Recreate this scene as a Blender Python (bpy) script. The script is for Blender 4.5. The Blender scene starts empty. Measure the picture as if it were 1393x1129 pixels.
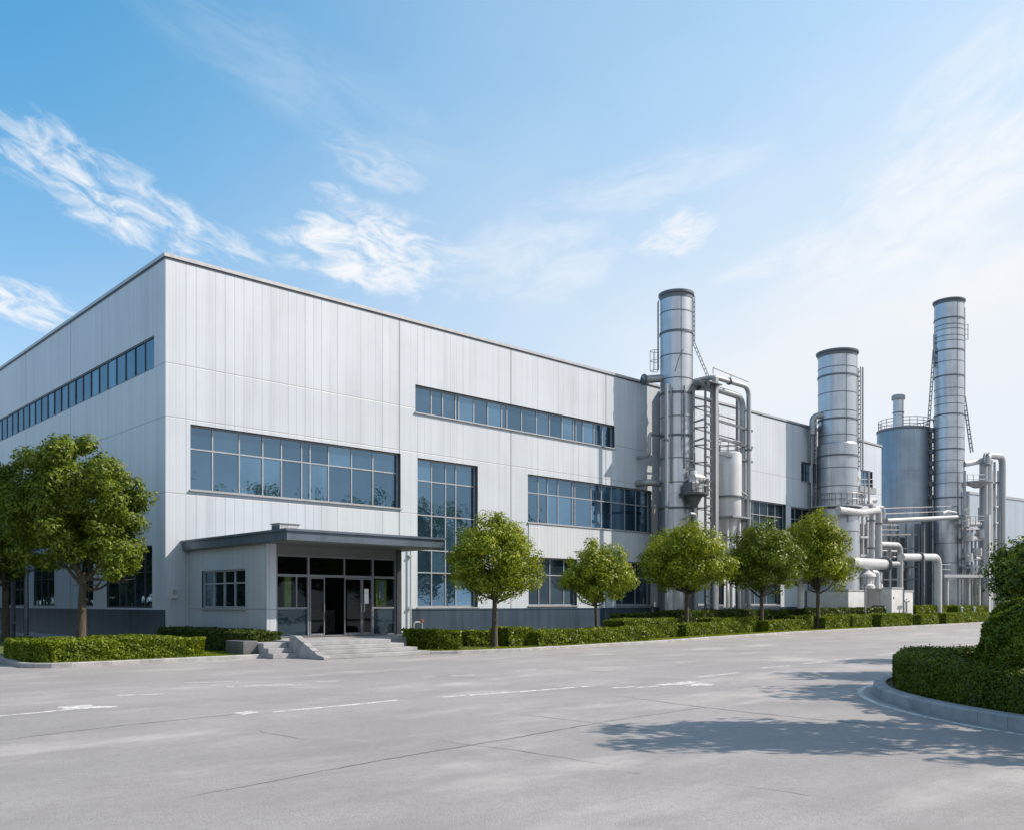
import bpy, math, random
import numpy as np
from mathutils import Vector, Matrix, Quaternion

R = math.radians
random.seed(4)
scn = bpy.context.scene
COL = scn.collection

# ---------------------------------------------------------------- calibration of the place
F, CX, HY, EYE = 1228.0, 696.5, 820.0, 2.0
AX = R(46.7)
FW = (math.cos(AX), math.sin(AX))
RT = (math.sin(AX), -math.cos(AX))
def ray(u):
    t = (u - CX) / F
    return (FW[0] + RT[0]*t, FW[1] + RT[1]*t)
def xy(u, dep):
    d = ray(u); return d[0]*dep, d[1]*dep
def zat(v, dep): return EYE + (HY - v)*dep/F
def xl(lat, dep): return (FW[0]*dep + RT[0]*lat, FW[1]*dep + RT[1]*lat)
def ground(u, v, z=0.0):
    dep = (EYE - z)*F/(v - HY); return xy(u, dep)
def PY(u, v, Y):
    d = ray(u); k = Y/d[1]; return (d[0]*k, Y, zat(v, k))
def PX(u, v, X):
    d = ray(u); k = X/d[0]; return (X, d[1]*k, zat(v, k))
def depY(u, Y): return Y/ray(u)[1]

# ---------------------------------------------------------------- materials
class NB:
    def __init__(s, nt): s.nt = nt; s.L = nt.links
    def n(s, t, **kw):
        x = s.nt.nodes.new(t)
        for k, v in kw.items(): setattr(x, k, v)
        return x
    def put(s, sock, v):
        if hasattr(v, 'is_output'): s.L.new(v, sock)
        else: sock.default_value = v
    def m(s, op, a, b=0.0, c=0.0, clamp=False):
        x = s.n('ShaderNodeMath', operation=op, use_clamp=clamp)
        s.put(x.inputs[0], a); s.put(x.inputs[1], b); s.put(x.inputs[2], c); return x.outputs[0]
    def mix(s, f, a, b, blend='MIX'):
        x = s.n('ShaderNodeMix', data_type='RGBA', blend_type=blend)
        s.put(x.inputs[0], f)
        for i, v in ((6, a), (7, b)):
            if isinstance(v, tuple) and len(v) == 3: v = v + (1,)
            s.put(x.inputs[i], v)
        return x.outputs[2]
    def noise(s, vec, scale, detail=4, rough=.55, w=None):
        x = s.n('ShaderNodeTexNoise'); s.L.new(vec, x.inputs['Vector'])
        x.inputs['Scale'].default_value = scale; x.inputs['Detail'].default_value = detail; x.inputs['Roughness'].default_value = rough
        return x.outputs['Fac']
    def ramp(s, f, lo, hi, a=0.0, b=1.0):
        x = s.n('ShaderNodeMapRange', interpolation_type='SMOOTHSTEP'); s.put(x.inputs[0], f)
        for i, v in enumerate((lo, hi, a, b)): x.inputs[i+1].default_value = v
        return x.outputs[0]
    def scale(s, vec, sc):
        x = s.n('ShaderNodeVectorMath', operation='MULTIPLY'); s.L.new(vec, x.inputs[0]); x.inputs[1].default_value = sc; return x.outputs[0]

def newmat(name):
    m = bpy.data.materials.new(name); m.use_nodes = True
    b = NB(m.node_tree); p = m.node_tree.nodes['Principled BSDF']
    tc = b.n('ShaderNodeTexCoord').outputs['Object']
    return m, b, p, tc

def plain(name, col, rough=.5, metal=0.0, var=.12, sc=3.0, stretch=(1, 1, 1), bump=0.0, bsc=40, spec=.5):
    m, b, p, tc = newmat(name)
    n = b.noise(b.scale(tc, stretch), sc, 5, .6)
    f = b.ramp(n, .3, .7)
    lo = tuple(c*(1-var) for c in col); hi = tuple(min(1, c*(1+var)) for c in col)
    b.L.new(b.mix(f, lo, hi), p.inputs['Base Color'])
    b.L.new(b.m('ADD', b.m('MULTIPLY', n, .2), rough-.1), p.inputs['Roughness'])
    p.inputs['Metallic'].default_value = metal
    p.inputs['Specular IOR Level'].default_value = spec
    if bump:
        bn = b.n('ShaderNodeBump'); bn.inputs['Strength'].default_value = bump; bn.inputs['Distance'].default_value = .02
        b.L.new(b.noise(tc, bsc, 3), bn.inputs['Height']); b.L.new(bn.outputs[0], p.inputs['Normal'])
    return m

def cladding(name, col, step, seams=(), vseams=(), dark=.62, rough=.42, wear=.13, metal=0.0):
    """vertical sheet-metal panels; X+Y runs along either facade"""
    m, b, p, tc = newmat(name)
    sp = b.n('ShaderNodeSeparateXYZ'); b.L.new(tc, sp.inputs[0])
    s = b.m('ADD', sp.outputs[0], sp.outputs[1]); z = sp.outputs[2]
    q = b.m('DIVIDE', s, step); fl = b.m('FLOOR', q); fr = b.m('SUBTRACT', q, fl)
    wn = b.n('ShaderNodeTexWhiteNoise', noise_dimensions='1D'); b.L.new(fl, wn.inputs['W'])
    tone = b.m('ADD', b.m('MULTIPLY', wn.outputs['Value'], .05), .965)
    d = b.m('MULTIPLY', b.m('ABSOLUTE', b.m('SUBTRACT', fr, .5)), step)        # .5*step at the joint
    line = b.ramp(d, step*.5-.03, step*.5-.008)
    wn2 = b.n('ShaderNodeTexWhiteNoise', noise_dimensions='1D'); b.L.new(b.m('ROUND', q), wn2.inputs['W'])
    line = b.m('MULTIPLY', line, b.m('ADD', b.m('MULTIPLY', wn2.outputs['Value'], .50), .08))
    rib = b.ramp(b.m('ABSOLUTE', b.m('SUBTRACT', b.m('FRACT', b.m('MULTIPLY', q, 3.0)), .5)), .40, .47)
    line = b.m('MAXIMUM', line, b.m('MULTIPLY', rib, .10))
    for z0 in seams:
        e = b.ramp(b.m('ABSOLUTE', b.m('SUBTRACT', z, z0)), .012, .035, 1, 0)
        line = b.m('MAXIMUM', line, b.m('MULTIPLY', e, .62))
    for s0 in vseams:
        e = b.ramp(b.m('ABSOLUTE', b.m('SUBTRACT', s, s0)), .02, .06, 1, 0)
        line = b.m('MAXIMUM', line, b.m('MULTIPLY', e, .95))
    streak = b.ramp(b.noise(b.scale(tc, (1.6, 1.6, .09)), 1.0, 5, .6), .42, .75)
    blot = b.ramp(b.noise(tc, .22, 4, .6), .35, .7)
    k = b.m('SUBTRACT', 1.0, b.m('MULTIPLY', streak, wear)); k = b.m('SUBTRACT', k, b.m('MULTIPLY', blot, wear*.6))
    k = b.m('MULTIPLY', k, tone)
    base = b.mix(1.0, col, b.n('ShaderNodeCombineXYZ').outputs[0], 'MULTIPLY')
    cmb = [n for n in m.node_tree.nodes if n.type == 'COMBXYZ'][-1]
    for i in range(3): b.L.new(k, cmb.inputs[i])
    b.L.new(b.mix(line, base, tuple(c*(1-dark) for c in col)), p.inputs['Base Color'])
    p.inputs['Roughness'].default_value = rough; p.inputs['Metallic'].default_value = metal
    bn = b.n('ShaderNodeBump'); bn.inputs['Strength'].default_value = .5; bn.inputs['Distance'].default_value = .02
    h = b.m('ADD', b.m('MULTIPLY', line, -1.0), b.m('MULTIPLY', b.noise(b.scale(tc, (1, 1, .3)), .9, 2), .5))
    b.L.new(h, bn.inputs['Height']); b.L.new(bn.outputs[0], p.inputs['Normal'])
    return m

def steel(name, col, metal=.8, rough=.42, plate=2.4):
    m, b, p, tc = newmat(name)
    st = b.ramp(b.noise(b.scale(tc, (2.2, 2.2, .12)), 1.3, 6, .62), .35, .7)
    bl = b.ramp(b.noise(tc, .6, 5, .6), .3, .75)
    sp = b.n('ShaderNodeSeparateXYZ'); b.L.new(tc, sp.inputs[0])
    wn = b.n('ShaderNodeTexWhiteNoise', noise_dimensions='1D'); b.L.new(b.m('FLOOR', b.m('DIVIDE', sp.outputs[2], plate)), wn.inputs['W'])
    f = b.m('MULTIPLY', b.m('ADD', st, bl), .5)
    f = b.m('ADD', b.m('MULTIPLY', f, .7), b.m('MULTIPLY', wn.outputs['Value'], .3))
    b.L.new(b.mix(f, tuple(c*1.12 for c in col), tuple(c*.72 for c in col)), p.inputs['Base Color'])
    b.L.new(b.m('ADD', b.m('MULTIPLY', f, .2), rough-.08), p.inputs['Roughness'])
    rust = b.ramp(b.noise(b.scale(tc, (1.4,1.4,.22)), .9, 7, .7), .60, .78)
    cc = p.inputs['Base Color'].links[0].from_socket
    b.L.new(b.mix(b.m('MULTIPLY', rust, .38), cc, (col[0]*.55, col[1]*.45, col[2]*.36)), p.inputs['Base Color'])
    p.inputs['Metallic'].default_value = metal
    bn = b.n('ShaderNodeBump'); bn.inputs['Strength'].default_value = .25; bn.inputs['Distance'].default_value = .05
    b.L.new(b.noise(tc, 1.1, 3), bn.inputs['Height']); b.L.new(bn.outputs[0], p.inputs['Normal'])
    return m

def coated_glass(name, tint, fac, dark, frw=.9):
    m, b, p, tc = newmat(name); nt = m.node_tree; nt.nodes.remove(p)
    out = [n for n in nt.nodes if n.type == 'OUTPUT_MATERIAL'][0]
    g = b.n('ShaderNodeBsdfGlossy'); g.inputs['Color'].default_value = tint + (1,); g.inputs['Roughness'].default_value = .015
    d = b.n('ShaderNodeBsdfDiffuse')
    n = b.ramp(b.noise(tc, .35, 3), .4, .65)
    rn = b.n('ShaderNodeNewGeometry').outputs['Random Per Island']
    dk = b.mix(b.ramp(rn, .72, .95), dark, tuple(min(.3, c*3.2+.01) for c in dark))
    b.L.new(b.mix(n, dk, tuple(c*1.7 for c in dark)), d.inputs['Color'])
    fr = b.n('ShaderNodeFresnel'); fr.inputs['IOR'].default_value = 1.5
    bn = b.n('ShaderNodeBump'); bn.inputs['Strength'].default_value = .12; bn.inputs['Distance'].default_value = .05
    b.L.new(b.noise(tc, 1.1, 3), bn.inputs['Height']); b.L.new(bn.outputs[0], g.inputs['Normal'])
    rnd = b.n('ShaderNodeNewGeometry').outputs['Random Per Island']
    mx = b.n('ShaderNodeMixShader'); b.L.new(b.m('ADD', b.m('MULTIPLY', fr.outputs[0], frw), b.m('ADD', b.m('MULTIPLY', rnd, fac*.5), fac*.72), clamp=True), mx.inputs[0])
    b.L.new(d.outputs[0], mx.inputs[1]); b.L.new(g.outputs[0], mx.inputs[2]); b.L.new(mx.outputs[0], out.inputs[0])
    return m

def clear_glass(name, tint=(.55, .66, .7)):
    m, b, p, tc = newmat(name); nt = m.node_tree; nt.nodes.remove(p)
    out = [n for n in nt.nodes if n.type == 'OUTPUT_MATERIAL'][0]
    g = b.n('ShaderNodeBsdfGlossy'); g.inputs['Roughness'].default_value = .01; g.inputs['Color'].default_value = (.8, .9, 1, 1)
    t = b.n('ShaderNodeBsdfTransparent'); t.inputs['Color'].default_value = tint + (1,)
    fr = b.n('ShaderNodeFresnel'); fr.inputs['IOR'].default_value = 1.55
    mx = b.n('ShaderNodeMixShader'); b.L.new(b.m('MULTIPLY', fr.outputs[0], .55, clamp=True), mx.inputs[0])
    b.L.new(t.outputs[0], mx.inputs[1]); b.L.new(g.outputs[0], mx.inputs[2]); b.L.new(mx.outputs[0], out.inputs[0])
    return m

def foliage(name, a, bcol, trans=.35):
    m, b, p, tc = newmat(name); nt = m.node_tree
    out = [n for n in nt.nodes if n.type == 'OUTPUT_MATERIAL'][0]
    geo = b.n('ShaderNodeNewGeometry')
    n = b.ramp(b.noise(tc, 1.6, 3), .3, .7)
    f = b.m('ADD', b.m('MULTIPLY', geo.outputs['Random Per Island'], .6), b.m('MULTIPLY', n, .4))
    c = b.mix(f, a, bcol)
    b.L.new(c, p.inputs['Base Color']); p.inputs['Roughness'].default_value = .5; p.inputs['Specular IOR Level'].default_value = .35
    t = b.n('ShaderNodeBsdfTranslucent'); b.L.new(b.mix(1.0, c, (1.25, 1.15, .5), 'MULTIPLY'), t.inputs['Color'])
    mx = b.n('ShaderNodeMixShader'); mx.inputs[0].default_value = trans
    b.L.new(p.outputs[0], mx.inputs[1]); b.L.new(t.outputs[0], mx.inputs[2]); b.L.new(mx.outputs[0], out.inputs[0])
    return m

def pavement(name):
    m, b, p, tc = newmat(name)
    big = b.noise(b.scale(tc, (1, 1, 1)), .16, 5, .6)
    mid = b.noise(b.scale(tc, (.35, 1.2, 1)), .5, 5, .65)
    fine = b.noise(tc, 38, 3, .7)
    grit = b.noise(tc, 160, 2, .6)
    f = b.m('ADD', b.m('MULTIPLY', b.ramp(big, .3, .7), .5), b.m('MULTIPLY', b.ramp(mid, .3, .7), .5))
    c = b.mix(f, (.236, .237, .248), (.350, .351, .366))
    c = b.mix(b.m('MULTIPLY', b.ramp(fine, .38, .68), .5), c, (.18, .173, .17))
    c = b.mix(b.m('MULTIPLY', b.ramp(grit, .5, .75), .5), c, (.43, .425, .43))
    med = b.noise(tc, 9, 5, .7)
    c = b.mix(b.m('MULTIPLY', b.ramp(med, .42, .66), .34), c, (.19, .186, .19))
    pale = b.ramp(b.noise(b.scale(tc, (.6, 1.3, 1)), .32, 5, .62), .5, .7)
    c = b.mix(b.m('MULTIPLY', pale, .6), c, (.45, .44, .445))
    dkp = b.ramp(b.noise(b.scale(tc, (.35, 1.1, 1)), .55, 6, .65), .54, .74)
    c = b.mix(b.m('MULTIPLY', dkp, .5), c, (.20, .197, .205))
    spots = b.ramp(b.noise(tc, 2.3, 2, .4), .72, .8)
    c = b.mix(b.m('MULTIPLY', spots, .4), c, (.17, .17, .175))
    worn = b.ramp(b.noise(b.scale(tc, (.5, 1, 1)), .07, 4, .6), .5, .72)
    c = b.mix(b.m('MULTIPLY', worn, .3), c, (.40, .395, .405))
    stn = b.ramp(b.noise(b.scale(tc, (.8, .8, 1)), .9, 6, .68), .42, .78)
    c = b.mix(b.m('MULTIPLY', stn, .42), c, (.20, .193, .192))
    b.L.new(c, p.inputs['Base Color'])
    b.L.new(b.m('ADD', b.m('MULTIPLY', big, .25), .55), p.inputs['Roughness'])
    p.inputs['Specular IOR Level'].default_value = .35
    bn = b.n('ShaderNodeBump'); bn.inputs['Strength'].default_value = .8; bn.inputs['Distance'].default_value = .012
    b.L.new(b.m('ADD', fine, b.m('MULTIPLY', grit, .6)), bn.inputs['Height']); b.L.new(bn.outputs[0], p.inputs['Normal'])
    return m

def worn_paint(name):
    m, b, p, tc = newmat(name); nt = m.node_tree
    out = [n for n in nt.nodes if n.type == 'OUTPUT_MATERIAL'][0]
    p.inputs['Base Color'].default_value = (.72, .73, .74, 1); p.inputs['Roughness'].default_value = .6
    n = b.ramp(b.noise(tc, 4.5, 7, .75), .36, .56)
    t = b.n('ShaderNodeBsdfTransparent'); mx = b.n('ShaderNodeMixShader')
    b.L.new(b.m('MULTIPLY', n, .80), mx.inputs[0]); b.L.new(t.outputs[0], mx.inputs[1]); b.L.new(p.outputs[0], mx.inputs[2]); b.L.new(mx.outputs[0], out.inputs[0])
    return m

ZS = (12.75, 10.35, 6.95)
M = dict(
    wall=cladding('white_cladding', (.488, .553, .63), .47, ZS, (12.85, 21.2, 30.0)),
    porchwall=cladding('porch_cladding', (.44, .495, .56), .47, (1.75,)),
    plinth=cladding('plinth_cladding', (.042, .072, .115), .62, (), (), .5, .38, .5),
    spandrel=cladding('spandrel_cladding', (.52, .57, .63), .3, ()),
    farwall=cladding('far_cladding', (.34, .42, .50), .9, (6.0,), (), .3),
    roof=plain('roof_membrane', (.35, .36, .37), .8),
    coping=plain('coping_metal', (.36, .38, .41), .4, .3, .06),
    canopy=cladding('canopy_fascia', (.12, .16, .215), 1.05, (), (), .5, .35, .25, .3),
    soffit=plain('soffit_panel', (.13, .14, .14), .6, 0, .06),
    framem=plain('window_frame_mid', (.19, .21, .24), .4, .3, .08),
    frame=plain('window_frame_dark', (.055, .065, .08), .4, .3),
    framel=plain('window_frame_light', (.36, .385, .42), .4, .3, .08),
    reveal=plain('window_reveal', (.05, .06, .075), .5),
    glass=coated_glass('coated_glass', (.36, .56, .76), .28, (.012, .03, .05)),
    glassd=coated_glass('dark_glass', (.40, .55, .68), .06, (.010, .018, .025), .5),
    glasss=coated_glass('strip_glass', (.34,.52,.66), .13, (.02,.045,.065), .22),
    clear=clear_glass('clear_glass'),
    concrete=plain('concrete', (.285, .295, .315), .75, 0, .18, 1.5, (1, 1, 1), .4, 60),
    kerb=plain('kerb_stone', (.30, .31, .325), .8, 0, .2, 2.2, (1, 1, 1), .5, 70),
    ground=pavement('pavement_concrete'),
    joint=plain('joint_tar', (.10, .11, .12), .8, 0, .3),
    paint=worn_paint('road_paint'),
    shadestone=plain('shaded_stone', (.10,.105,.115), .6, 0, .2, 2),  # shade on the step-side block put into a dark stone colour
    soil=plain('soil', (.06, .05, .035), .9, 0, .3, 6, (1, 1, 1), .5, 30),
    grassbase=plain('lawn_ground', (.075, .11, .02), .85, 0, .35, 5),
    grass=foliage('grass_blade', (.12, .19, .01), (.26, .32, .03), .45),
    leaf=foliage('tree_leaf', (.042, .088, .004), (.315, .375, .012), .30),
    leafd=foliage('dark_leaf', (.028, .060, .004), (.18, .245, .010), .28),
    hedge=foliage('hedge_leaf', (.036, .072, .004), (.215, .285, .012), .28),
    hedgeshade=foliage('shaded_island_leaf', (.026, .052, .004), (.15, .20, .010), .28),  # darker copy of the hedge leaf, the island's shade put into its colour
    hedged=foliage('shade_hedge_leaf', (.028, .055, .008), (.075, .12, .015), .3),  # hedge leaf for shaded spots, with the shade mixed into the colour
    core=plain('twig_core', (.018, .028, .008), .9, 0, .3),
    bark=plain('bark', (.062, .052, .038), .85, 0, .35, 4, (3, 3, .6), .8, 25),
    steel=steel('galvanised_steel', (.47, .505, .55), .85, .36),
    steelb=steel('blue_grey_steel', (.31, .355, .40), .75, .45, 6.0),
    band=plain('band_steel', (.12, .14, .16), .5, .6),
    pipe=steel('pipe_steel', (.33, .355, .38), .6, .45, 50),
    pipew=steel('white_pipe', (.44, .465, .49), .25, .4, 50),
    darkst=plain('dark_steel', (.12, .135, .155), .5, .5, .2),
    ladder=plain('ladder_steel', (.20, .215, .235), .5, .5, .15),
    vessel=steel('vessel_white', (.58, .605, .635), .2, .42, 3.0),
    white=plain('white_paint', (.52, .54, .565), .45, 0, .08, 1.2),
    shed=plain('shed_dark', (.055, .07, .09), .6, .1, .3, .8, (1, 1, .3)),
    black=plain('dark_interior', (.012, .014, .016), .7),
    lobbyw=plain('lobby_wall', (.045, .05, .05), .7),
    curtain=plain('lobby_curtain', (.42, .46, .12), .8, 0, .3, 2, (6, 6, .3)),
    notice=plain('notice_paper', (.75, .76, .78), .6),
    cloth=plain('valve_red', (.3, .08, .05), .5),
)

# ---------------------------------------------------------------- mesh building
ORG = {}
class MB:
    def __init__(s): s.v = []; s.f = []; s.mi = []; s.cur = 0
    def add(s, vs, fs):
        o = len(s.v); s.v += [tuple(p) for p in vs]; s.f += [tuple(i+o for i in f) for f in fs]; s.mi += [s.cur]*len(fs)
    def box(s, x0, y0, z0, x1, y1, z1):
        x0, x1 = sorted((x0, x1)); y0, y1 = sorted((y0, y1)); z0, z1 = sorted((z0, z1))
        s.add([(x0,y0,z0),(x1,y0,z0),(x1,y1,z0),(x0,y1,z0),(x0,y0,z1),(x1,y0,z1),(x1,y1,z1),(x0,y1,z1)],
              [(0,3,2,1),(4,5,6,7),(0,1,5,4),(1,2,6,5),(2,3,7,6),(3,0,4,7)])
    def quad(s, a, b, c, d): s.add([a,b,c,d], [(0,1,2,3)])
    def beam(s, a, b, w, h=None):
        h = h or w; a = Vector(a); b = Vector(b); t = (b-a).normalized()
        up = Vector((0,0,1)) if abs(t.z) < .95 else Vector((0,1,0))
        x = t.cross(up).normalized()*w/2; y = x.cross(t).normalized()*h/2
        s.add([a-x-y,a+x-y,a+x+y,a-x+y,b-x-y,b+x-y,b+x+y,b-x+y], [(0,3,2,1),(4,5,6,7),(0,1,5,4),(1,2,6,5),(2,3,7,6),(3,0,4,7)])
    def tube(s, pts, r, n=12, cap=True):
        pts = [Vector(p) for p in pts]; rs = r if isinstance(r, (list, tuple)) else [r]*len(pts)
        t0 = (pts[1]-pts[0]).normalized(); up = Vector((0,0,1)) if abs(t0.z) < .9 else Vector((1,0,0))
        x = t0.cross(up).normalized(); rings = []
        for i, p in enumerate(pts):
            a = pts[max(0,i-1)]; c = pts[min(len(pts)-1,i+1)]; t = (c-a).normalized()
            x = (x - t*x.dot(t)).normalized(); y = t.cross(x)
            rings.append([p + (x*math.cos(2*math.pi*k/n) + y*math.sin(2*math.pi*k/n))*rs[i] for k in range(n)])
        vs = [q for g in rings for q in g]; fs = []
        for i in range(len(rings)-1):
            for k in range(n):
                fs.append((i*n+k, i*n+(k+1)%n, (i+1)*n+(k+1)%n, (i+1)*n+k))
        if cap: fs += [tuple(range(n-1,-1,-1)), tuple(range((len(rings)-1)*n, len(rings)*n))]
        s.add(vs, fs)
    def lathe(s, cx, cy, prof, n=40):
        vs = []; fs = []
        for (r, z) in prof:
            for k in range(n):
                a = 2*math.pi*k/n; vs.append((cx+r*math.cos(a), cy+r*math.sin(a), z))
        for i in range(len(prof)-1):
            for k in range(n): fs.append((i*n+k, i*n+(k+1)%n, (i+1)*n+(k+1)%n, (i+1)*n+k))
        s.add(vs, fs)
    def build(s, name, m, parent=None, base=None, bevel=0):
        if parent is not None: o = ORG[parent.name]
        else:
            if base is None:
                a = np.array(s.v); base = ((a[:,0].min()+a[:,0].max())/2, (a[:,1].min()+a[:,1].max())/2, a[:,2].min())
            o = base
        me = bpy.data.meshes.new(name)
        me.from_pydata([(x-o[0], y-o[1], z-o[2]) for x,y,z in s.v], [], s.f)
        ms = m if isinstance(m, (list, tuple)) else [m]
        for q in ms: me.materials.append(q)
        if len(ms) > 1: me.polygons.foreach_set('material_index', s.mi)
        me.polygons.foreach_set('use_smooth', [True]*len(s.f)); me.set_sharp_from_angle(angle=R(32)); me.update()
        ob = bpy.data.objects.new(name, me); COL.objects.link(ob); ORG[ob.name] = o
        if parent is not None: ob.parent = parent
        else: ob.location = o
        if bevel:
            bv = ob.modifiers.new('edge', 'BEVEL'); bv.width = bevel; bv.segments = 2; bv.limit_method = 'ANGLE'
        return ob

def tag(o, label=None, cat=None, group=None, kind=None):
    if label: o['label'] = label
    if cat: o['category'] = cat
    if group: o['group'] = group
    if kind: o['kind'] = kind
    return o
def thing(name, label, cat, loc, group=None):
    o = bpy.data.objects.new(name, None); COL.objects.link(o); o.location = loc; o.empty_display_size = .3
    ORG[o.name] = tuple(loc); return tag(o, label, cat, group)
def struct(mb, name, m, **kw):
    o = mb.build(name, m, **kw); o['kind'] = 'structure'; return o

def fillet(pts, r, n=7):
    pts = [Vector(p) for p in pts]; out = [pts[0]]
    for i in range(1, len(pts)-1):
        a, b, c = pts[i-1], pts[i], pts[i+1]
        u = (a-b); v = (c-b); k = min(r, u.length*.49, v.length*.49); p0 = b+u.normalized()*k; p1 = b+v.normalized()*k
        for j in range(n+1):
            t = j/n; out.append(p0*(1-t)**2 + b*2*t*(1-t) + p1*t*t)
    out.append(pts[-1]); return out

def mesh_arrays(name, V, nper, m, extra=None):
    """V: (N*nper,3) array of separate polygons"""
    N = len(V)//nper
    me = bpy.data.meshes.new(name)
    ev, ef = (extra.v, extra.f) if extra else ([], [])
    nv = len(V)+len(ev); loops = [i for f in ef for i in f]
    me.vertices.add(nv); co = np.concatenate([V.reshape(-1), np.array(ev, dtype=float).reshape(-1)]); me.vertices.foreach_set('co', co)
    idx = np.concatenate([np.arange(N*nper), np.array(loops, dtype=int)+N*nper if loops else np.zeros(0, int)])
    me.loops.add(len(idx)); me.loops.foreach_set('vertex_index', idx)
    st = list(range(0, N*nper, nper)); p = N*nper
    for f in ef: st.append(p); p += len(f)
    me.polygons.add(len(st)); me.polygons.foreach_set('loop_start', st)
    me.polygons.foreach_set('material_index', [0]*N+[1]*len(ef))
    for q in (m if isinstance(m, (list, tuple)) else [m]): me.materials.append(q)
    me.update(calc_edges=True); me.validate(); return me

def leaf_quads(C, Nn, size, rng, jit=.5, long=1.7):
    n = len(C)
    Nn = Nn/np.maximum(1e-6, np.linalg.norm(Nn, axis=1, keepdims=True)) + rng.normal(0, jit, (n,3))
    Nn /= np.linalg.norm(Nn, axis=1, keepdims=True)
    a = rng.normal(0, 1, (n,3)); a -= Nn*(a*Nn).sum(1, keepdims=True); a /= np.linalg.norm(a, axis=1, keepdims=True)
    b = np.cross(Nn, a)
    s = (size*rng.uniform(.65, 1.3, n))[:,None]
    L = a*s*long*.5; W = b*s*.5; fold = Nn*s*.18
    V = np.stack([C-L, C+W*1+fold, C+L, C-W+fold], 1)
    return V.reshape(-1, 3)

def link(name, me, loc, parent=None):
    o = bpy.data.objects.new(name, me); COL.objects.link(o); ORG[o.name] = tuple(loc)
    if parent is not None: o.parent = parent
    else: o.location = loc
    return o

# ---------------------------------------------------------------- trees and hedges
def tree(label, x, y, z0, height, crown_r, crown_z0, lobes, nleaf, lsize, seed, mat='leaf', trunk_r=.13, group=None, gap=.35, name='tree', cat='tree', ysc=1.0):
    """lobes: (dx, dz, r) in crown radii, dz measured from the crown's middle in half crown heights; dx runs across the street view"""
    rng = np.random.default_rng(seed)
    root = thing(name, label, cat, (x, y, z0), group)
    hz = (height - crown_z0)/2; mz = crown_z0 + hz
    rt = np.array([RT[0], RT[1], 0]); fw = np.array([FW[0], FW[1], 0])
    cl = []
    for (dx, dz, r) in lobes:
        for sgn in ((0,) if r > .7 else (-.45, .45)):
            c = rt*dx*crown_r + fw*(sgn*crown_r*ysc*(1-abs(dx)*.4) + rng.normal(0,.08)*crown_r) + np.array([0,0,mz+dz*hz])
            k = max(4, int(17*r*r/.25))
            for _ in range(k):
                d = rng.normal(0,1,3); d /= np.linalg.norm(d)
                rad = r*rng.uniform(.60, 1.02)
                p = c + d*np.array([crown_r, crown_r, hz])*rad
                cl.append((p, rng.uniform(.15, .275)*crown_r*(.75+.5*r), c))
    mid = np.array([0,0,mz])
    w = np.array([q[1]**2.2 for q in cl]); w /= w.sum(); cnt = rng.multinomial(nleaf, w)
    C = []; Nn = []
    for (p, r, c), k in zip(cl, cnt):
        d = rng.normal(0,1,(k,3)); d /= np.linalg.norm(d, axis=1, keepdims=True)
        rad = r*rng.uniform(.2, 1.12, (k,1))**.5
        q = p + d*rad*np.array([1,1,.8])
        out = p - mid; out = out/(np.linalg.norm(out)+1e-6)
        C.append(q); Nn.append(d*1.2 + out*.45 + np.array([0,0,.45]))
    C = np.concatenate(C); Nn = np.concatenate(Nn)
    V = leaf_quads(C, Nn, lsize, rng, .32, 2.2)
    link('crown', mesh_arrays('crown', V, 4, M[mat]), root.location, root)
    t = MB(); ox, oy = x, y
    fork = crown_z0 + hz*.12
    bend = rng.normal(0, .05, 2)
    pts = [(ox, oy, z0-.05), (ox, oy, z0+.12), (ox+bend[0]*.4, oy+bend[1]*.4, z0+fork*.5), (ox+bend[0], oy+bend[1], z0+fork)]
    t.tube(pts, [trunk_r*1.6, trunk_r*1.1, trunk_r*.9, trunk_r*.72], 12)
    tgt = [q[0] for q in cl]; order = rng.permutation(len(tgt))[:13]
    base = Vector((ox+bend[0], oy+bend[1], z0+fork))
    for j, i in enumerate(order):
        e = Vector(tgt[i]) + Vector((ox, oy, z0)); s0 = base - Vector((0,0,rng.uniform(0,.45)*hz*.5))
        if e.z < s0.z+.25*hz: e.z = s0.z+.3*hz
        h = s0.lerp(e, .45) + Vector((0,0,-.10*hz if e.z > s0.z else 0)) + Vector(rng.normal(0,.06,3))*crown_r
        t.tube([s0, s0.lerp(h,.5)+Vector((0,0,-.02)), h, e], [trunk_r*.5, trunk_r*.36, trunk_r*.25, trunk_r*.07], 7)
        for _ in range(2):
            g = h.lerp(e, rng.uniform(.1,.6)); e2 = g + Vector(rng.normal(0,1,3)).normalized()*crown_r*.42; e2.z = max(e2.z, g.z)
            t.tube([g, g.lerp(e2,.5), e2], [trunk_r*.18, trunk_r*.12, trunk_r*.04], 5)
    t.build('trunk', M['bark'], root)
    return root

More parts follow.
